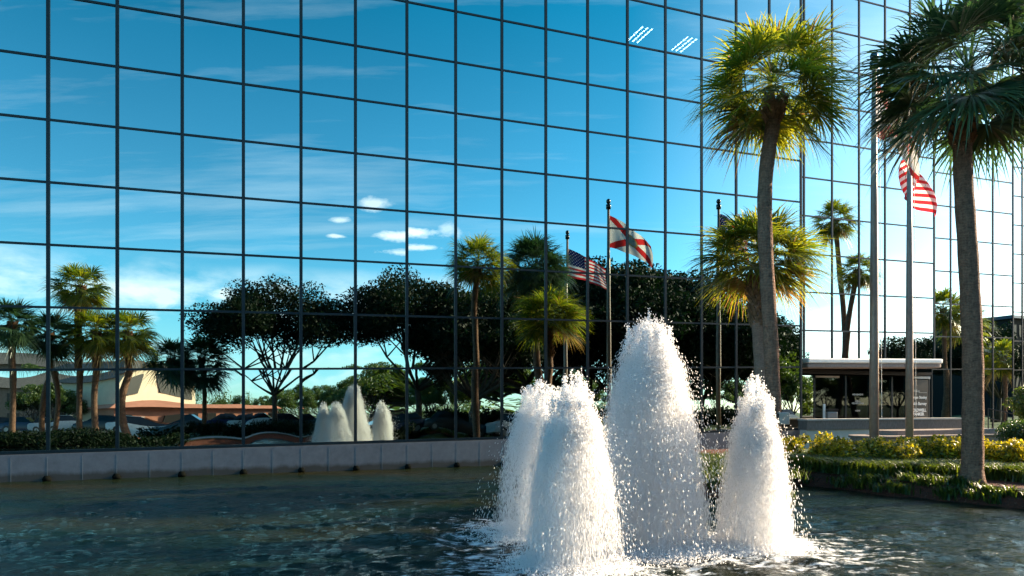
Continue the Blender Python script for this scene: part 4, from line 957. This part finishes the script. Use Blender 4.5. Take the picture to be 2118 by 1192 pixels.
for k in range(60):
    b_ = VM(300 + k * 9.0, 41 + rr_.uniform(-.5, .5), G); pts.append((b_.x, b_.y, G + rr_.uniform(.2, .6), .55, .8))
bush('low_shrub_row', pts, 12000, 0.09, M['tree_leaf'], 'low dark shrub row before the parked cars mirrored at the left', 'hedge', None, 13)
b_ = P(2106, 880, 22); bush('clipped_shrub', [(b_.x + dx, b_.y + dy, 0.95, .62, .75) for dx, dy in ((0, 0), (.4, .1), (.8, 0))], 14000, 0.035, M['shrub_leaf'], 'round clipped dark green shrub beside the handrail', 'shrub', seed=2)
r_ = random.Random(3); pts = []
for k in range(40): q = P(2035 + k * 4, 890, 20.8 + r_.uniform(-.3, .3)); pts.append((q.x, q.y, G + .24, .2, .6))
bush('red_flower_bed', pts, 7000, 0.035, M['red_leaf'], 'strip of low red flowers behind the hedge at the right', 'flowers', seed=3)
b_ = P(2100, 830, 25); bush('leafy_shrub', [(b_.x + r_.uniform(-.5, .9), b_.y, b_.z + r_.uniform(-.7, .4), .35, .8) for k in range(12)], 2600, 0.06, M['grass_leaf'], 'loose olive shrub in front of the glass at the right edge', 'shrub', seed=7)

# ------------------------------------------------------------------ fountain jets
def octa(c, d, ln, wd):
    n = len(c); d = d / np.linalg.norm(d, axis=1)[:, None]; ref = np.tile(np.array([[0.3, 0.9, 0.1]]), (n, 1)); x = np.cross(d, ref); x /= np.linalg.norm(x, axis=1)[:, None]; y = np.cross(d, x)
    V = np.stack([c + d * ln[:, None], c + x * wd[:, None], c + y * wd[:, None], c - x * wd[:, None], c - y * wd[:, None], c - d * ln[:, None]], 1).reshape(-1, 3)
    f = np.array([(0, 1, 2), (0, 2, 3), (0, 3, 4), (0, 4, 1), (5, 2, 1), (5, 3, 2), (5, 4, 3), (5, 1, 4)]); Fq = (np.arange(n)[:, None, None] * 6 + f[None]).reshape(-1, 3); return V, Fq
def jet(px, py, D, top, rb, seed, lab, n, topw=0.5):
    r = np.random.default_rng(seed); x0 = (px - CX) / F * D; e = empty('fountain_jet', (x0, D, 0), label=lab, cat='fountain', group='white fountain jets in the pool')
    Ht = top * 0.97; rb *= 0.95; g = 9.8; n = int(n * 1.7)
    nc = n // 30; k = 30
    az = r.uniform(0, 2 * np.pi, nc); q = np.sqrt(r.random(nc)); Rl = rb * (0.12 + 0.88 * q); lob = 1 + 0.06 * np.sin(2 * az + r.random() * 6) + 0.08 * np.sin(5 * az + r.random() * 6) + 0.06 * np.sin(9 * az + 1); Hc = Ht * (1.0 - topw * (Rl / rb) ** 2.0) * (1 - 0.20 * r.random(nc) ** 1.3) * np.minimum(lob, 1.04)
    T = 2 * np.sqrt(2 * Hc / g); ts_ = T * np.where(r.random(nc) < 0.16, r.uniform(0.04, .45, nc), r.uniform(0.40, 1.0, nc) ** 1.0)
    # droplets of one clump share a path with small scatter
    az = np.repeat(az, k) + r.normal(size=nc * k) * .10; Rl = np.repeat(Rl, k) * (1 + r.normal(size=nc * k) * .07); Hc = np.repeat(Hc, k) * (1 + r.normal(size=nc * k) * .018)
    Tt = 2 * np.sqrt(2 * Hc / g); t = np.clip(np.repeat(ts_, k) + r.normal(size=nc * k) * .045, 0.01, Tt)
    vz0 = np.sqrt(2 * g * Hc); vr = Rl / Tt; rad = vr * t + 0.05 + r.normal(size=nc * k) * 0.015; z = vz0 * t - g * t * t / 2; vz = vz0 - g * t
    c = np.stack([np.cos(az) * rad, np.sin(az) * rad, np.maximum(z, 0.01)], 1); d = np.stack([np.cos(az) * vr, np.sin(az) * vr, vz + 1e-3], 1)
    sp = np.linalg.norm(d, axis=1); ln = 0.008 + sp * 0.0095 * r.uniform(.4, 1.5, nc * k); wd = r.uniform(0.0013, 0.0036, nc * k) * (1 + 0.9 * (sp < 1.5))
    V, Fq = octa(c, d, ln, wd)
    mesh('spray', V, Fq, M['spray'], e, kind='stuff')
    # fine mist of tiny drops hugging the plume
    m_ = int(n * 0.8); az = r.uniform(0, 2 * np.pi, m_); Rl = rb * (0.5 + .65 * r.random(m_)); Hc = Ht * (1 - topw * .8 * (Rl / rb) ** 2) * r.uniform(.75, 1.0, m_); Tt = 2 * np.sqrt(2 * Hc / g); t = Tt * r.uniform(.42, 1, m_); vz0 = np.sqrt(2 * g * Hc); vr = Rl / Tt
    c = np.stack([np.cos(az) * vr * t, np.sin(az) * vr * t, np.maximum(vz0 * t - g * t * t / 2, .01)], 1); d = np.stack([np.cos(az) * vr, np.sin(az) * vr, vz0 - g * t], 1)
    V, Fq = octa(c, d, np.abs(d[:, 2]) * .005 + .003, r.uniform(.0008, .0022, m_)); mesh('mist', V, Fq, M['spray'], e, kind='stuff')
    # stray drops flung wide
    m_ = n // 16; az = r.uniform(0, 2 * np.pi, m_); Rl = rb * r.uniform(.8, 1.75, m_); Hc = Ht * r.uniform(.35, .85, m_); Tt = 2 * np.sqrt(2 * Hc / g); t = Tt * r.uniform(.5, 1, m_); vz0 = np.sqrt(2 * g * Hc); vr = Rl / Tt
    c = np.stack([np.cos(az) * vr * t, np.sin(az) * vr * t, np.maximum(vz0 * t - g * t * t / 2, .01)], 1); d = np.stack([np.cos(az) * vr, np.sin(az) * vr, vz0 - g * t], 1)
    V, Fq = octa(c, d, np.abs(d[:, 2]) * .004 + .005, r.uniform(.002, .0055, m_)); mesh('stray_drops', V, Fq, M['spray'], e, kind='stuff')
    # ragged tongues thrown up at the top
    m_ = 46; k2 = 40; az = r.uniform(0, 2 * np.pi, m_); q = np.sqrt(r.random(m_)); rt_ = q * rb * .50; zt = Ht * (0.985 - topw * .55 * q ** 2) + r.uniform(-.08, .15, m_)
    c = np.stack([np.cos(az) * rt_, np.sin(az) * rt_, zt], 1); c = np.repeat(c, k2, 0) + r.normal(size=(m_ * k2, 3)) * np.array([.014, .014, .050]) * np.repeat(r.uniform(.5, 1.5, m_), k2)[:, None]
    V, Fq = octa(c, r.normal(size=(m_ * k2, 3)) + np.array([0, 0, 1.5]), r.uniform(.008, .022, m_ * k2), r.uniform(.005, .012, m_ * k2)); mesh('crest_drops', V, Fq, M['spray'], e, kind='stuff')
    # splashes at the foot
    m_ = n // 5; az = r.uniform(0, 2 * np.pi, m_); rr = rb * np.abs(r.normal(1.0, .33, m_)); z = np.abs(r.normal(0, .055, m_)) * np.exp(-((rr / rb - 1) ** 2) * 1.2)
    c = np.stack([np.cos(az) * rr, np.sin(az) * rr, z + .004], 1); d = r.normal(size=(m_, 3)); V, Fq = octa(c, d, r.uniform(.006, .018, m_), r.uniform(.004, .011, m_)); mesh('foot_splash', V, Fq, M['spray'], e, kind='stuff')
    # the dense foaming heart of the jet
    v = []; f = []; nz, na = 70, 40
    for a in range(nz + 1):
        zf = a / nz; z = zf * Ht * 0.93; fr_ = max(0, 1 - zf); base_r = rb * (0.20 + 0.28 * math.sqrt(fr_)) * (1 - (1 - min(1, fr_ / (.10 + topw * .5))) ** 2) + .01
        for b_ in range(na):
            an = 2 * math.pi * b_ / na; v.append((an, z, base_r))
    an = np.array([q[0] for q in v]); z = np.array([q[1] for q in v]); rr = np.array([q[2] for q in v])
    nn = sum(np.sin(an * k1 + z * k2 + p_) * a_ for k1, k2, p_, a_ in [(3, 5, r.random() * 6, .06), (5, -7, r.random() * 6, .06), (9, 6, r.random() * 6, .05), (13, 15, 1, .04), (2, 17, 2, .04)])
    rr = rr * (1 + nn + r.normal(size=len(rr)) * .07); V = np.stack([np.cos(an) * rr, np.sin(an) * rr, z + r.normal(size=len(z)) * .01], 1)
    f = [(a * na + b_, a * na + (b_ + 1) % na, (a + 1) * na + (b_ + 1) % na, (a + 1) * na + b_) for a in range(nz) for b_ in range(na)] + [tuple(nz * na + b_ for b_ in range(na))]
    mesh('water_column', V, f, M['spray'], e, smooth=True)
    return e
jet(1345, 0, 9.24, hz(655, 9.24), 0.74, 1, 'tallest white water jet, broad domed plume in the middle of the pool', 58000, 0.20)
jet(1185, 0, 8.13, hz(788, 8.13), 0.56, 2, 'white water jet nearest the viewer, left of the tallest', 24000, 0.22)
jet(1122, 0, 10.1, hz(797, 10.1), 0.68, 3, 'white water jet farthest left, behind the nearest one', 22000, 0.18)
jet(1562, 0, 9.2, hz(788, 9.2), 0.47, 4, 'white water jet standing alone at the right, before the palm trunks', 22000, 0.30)
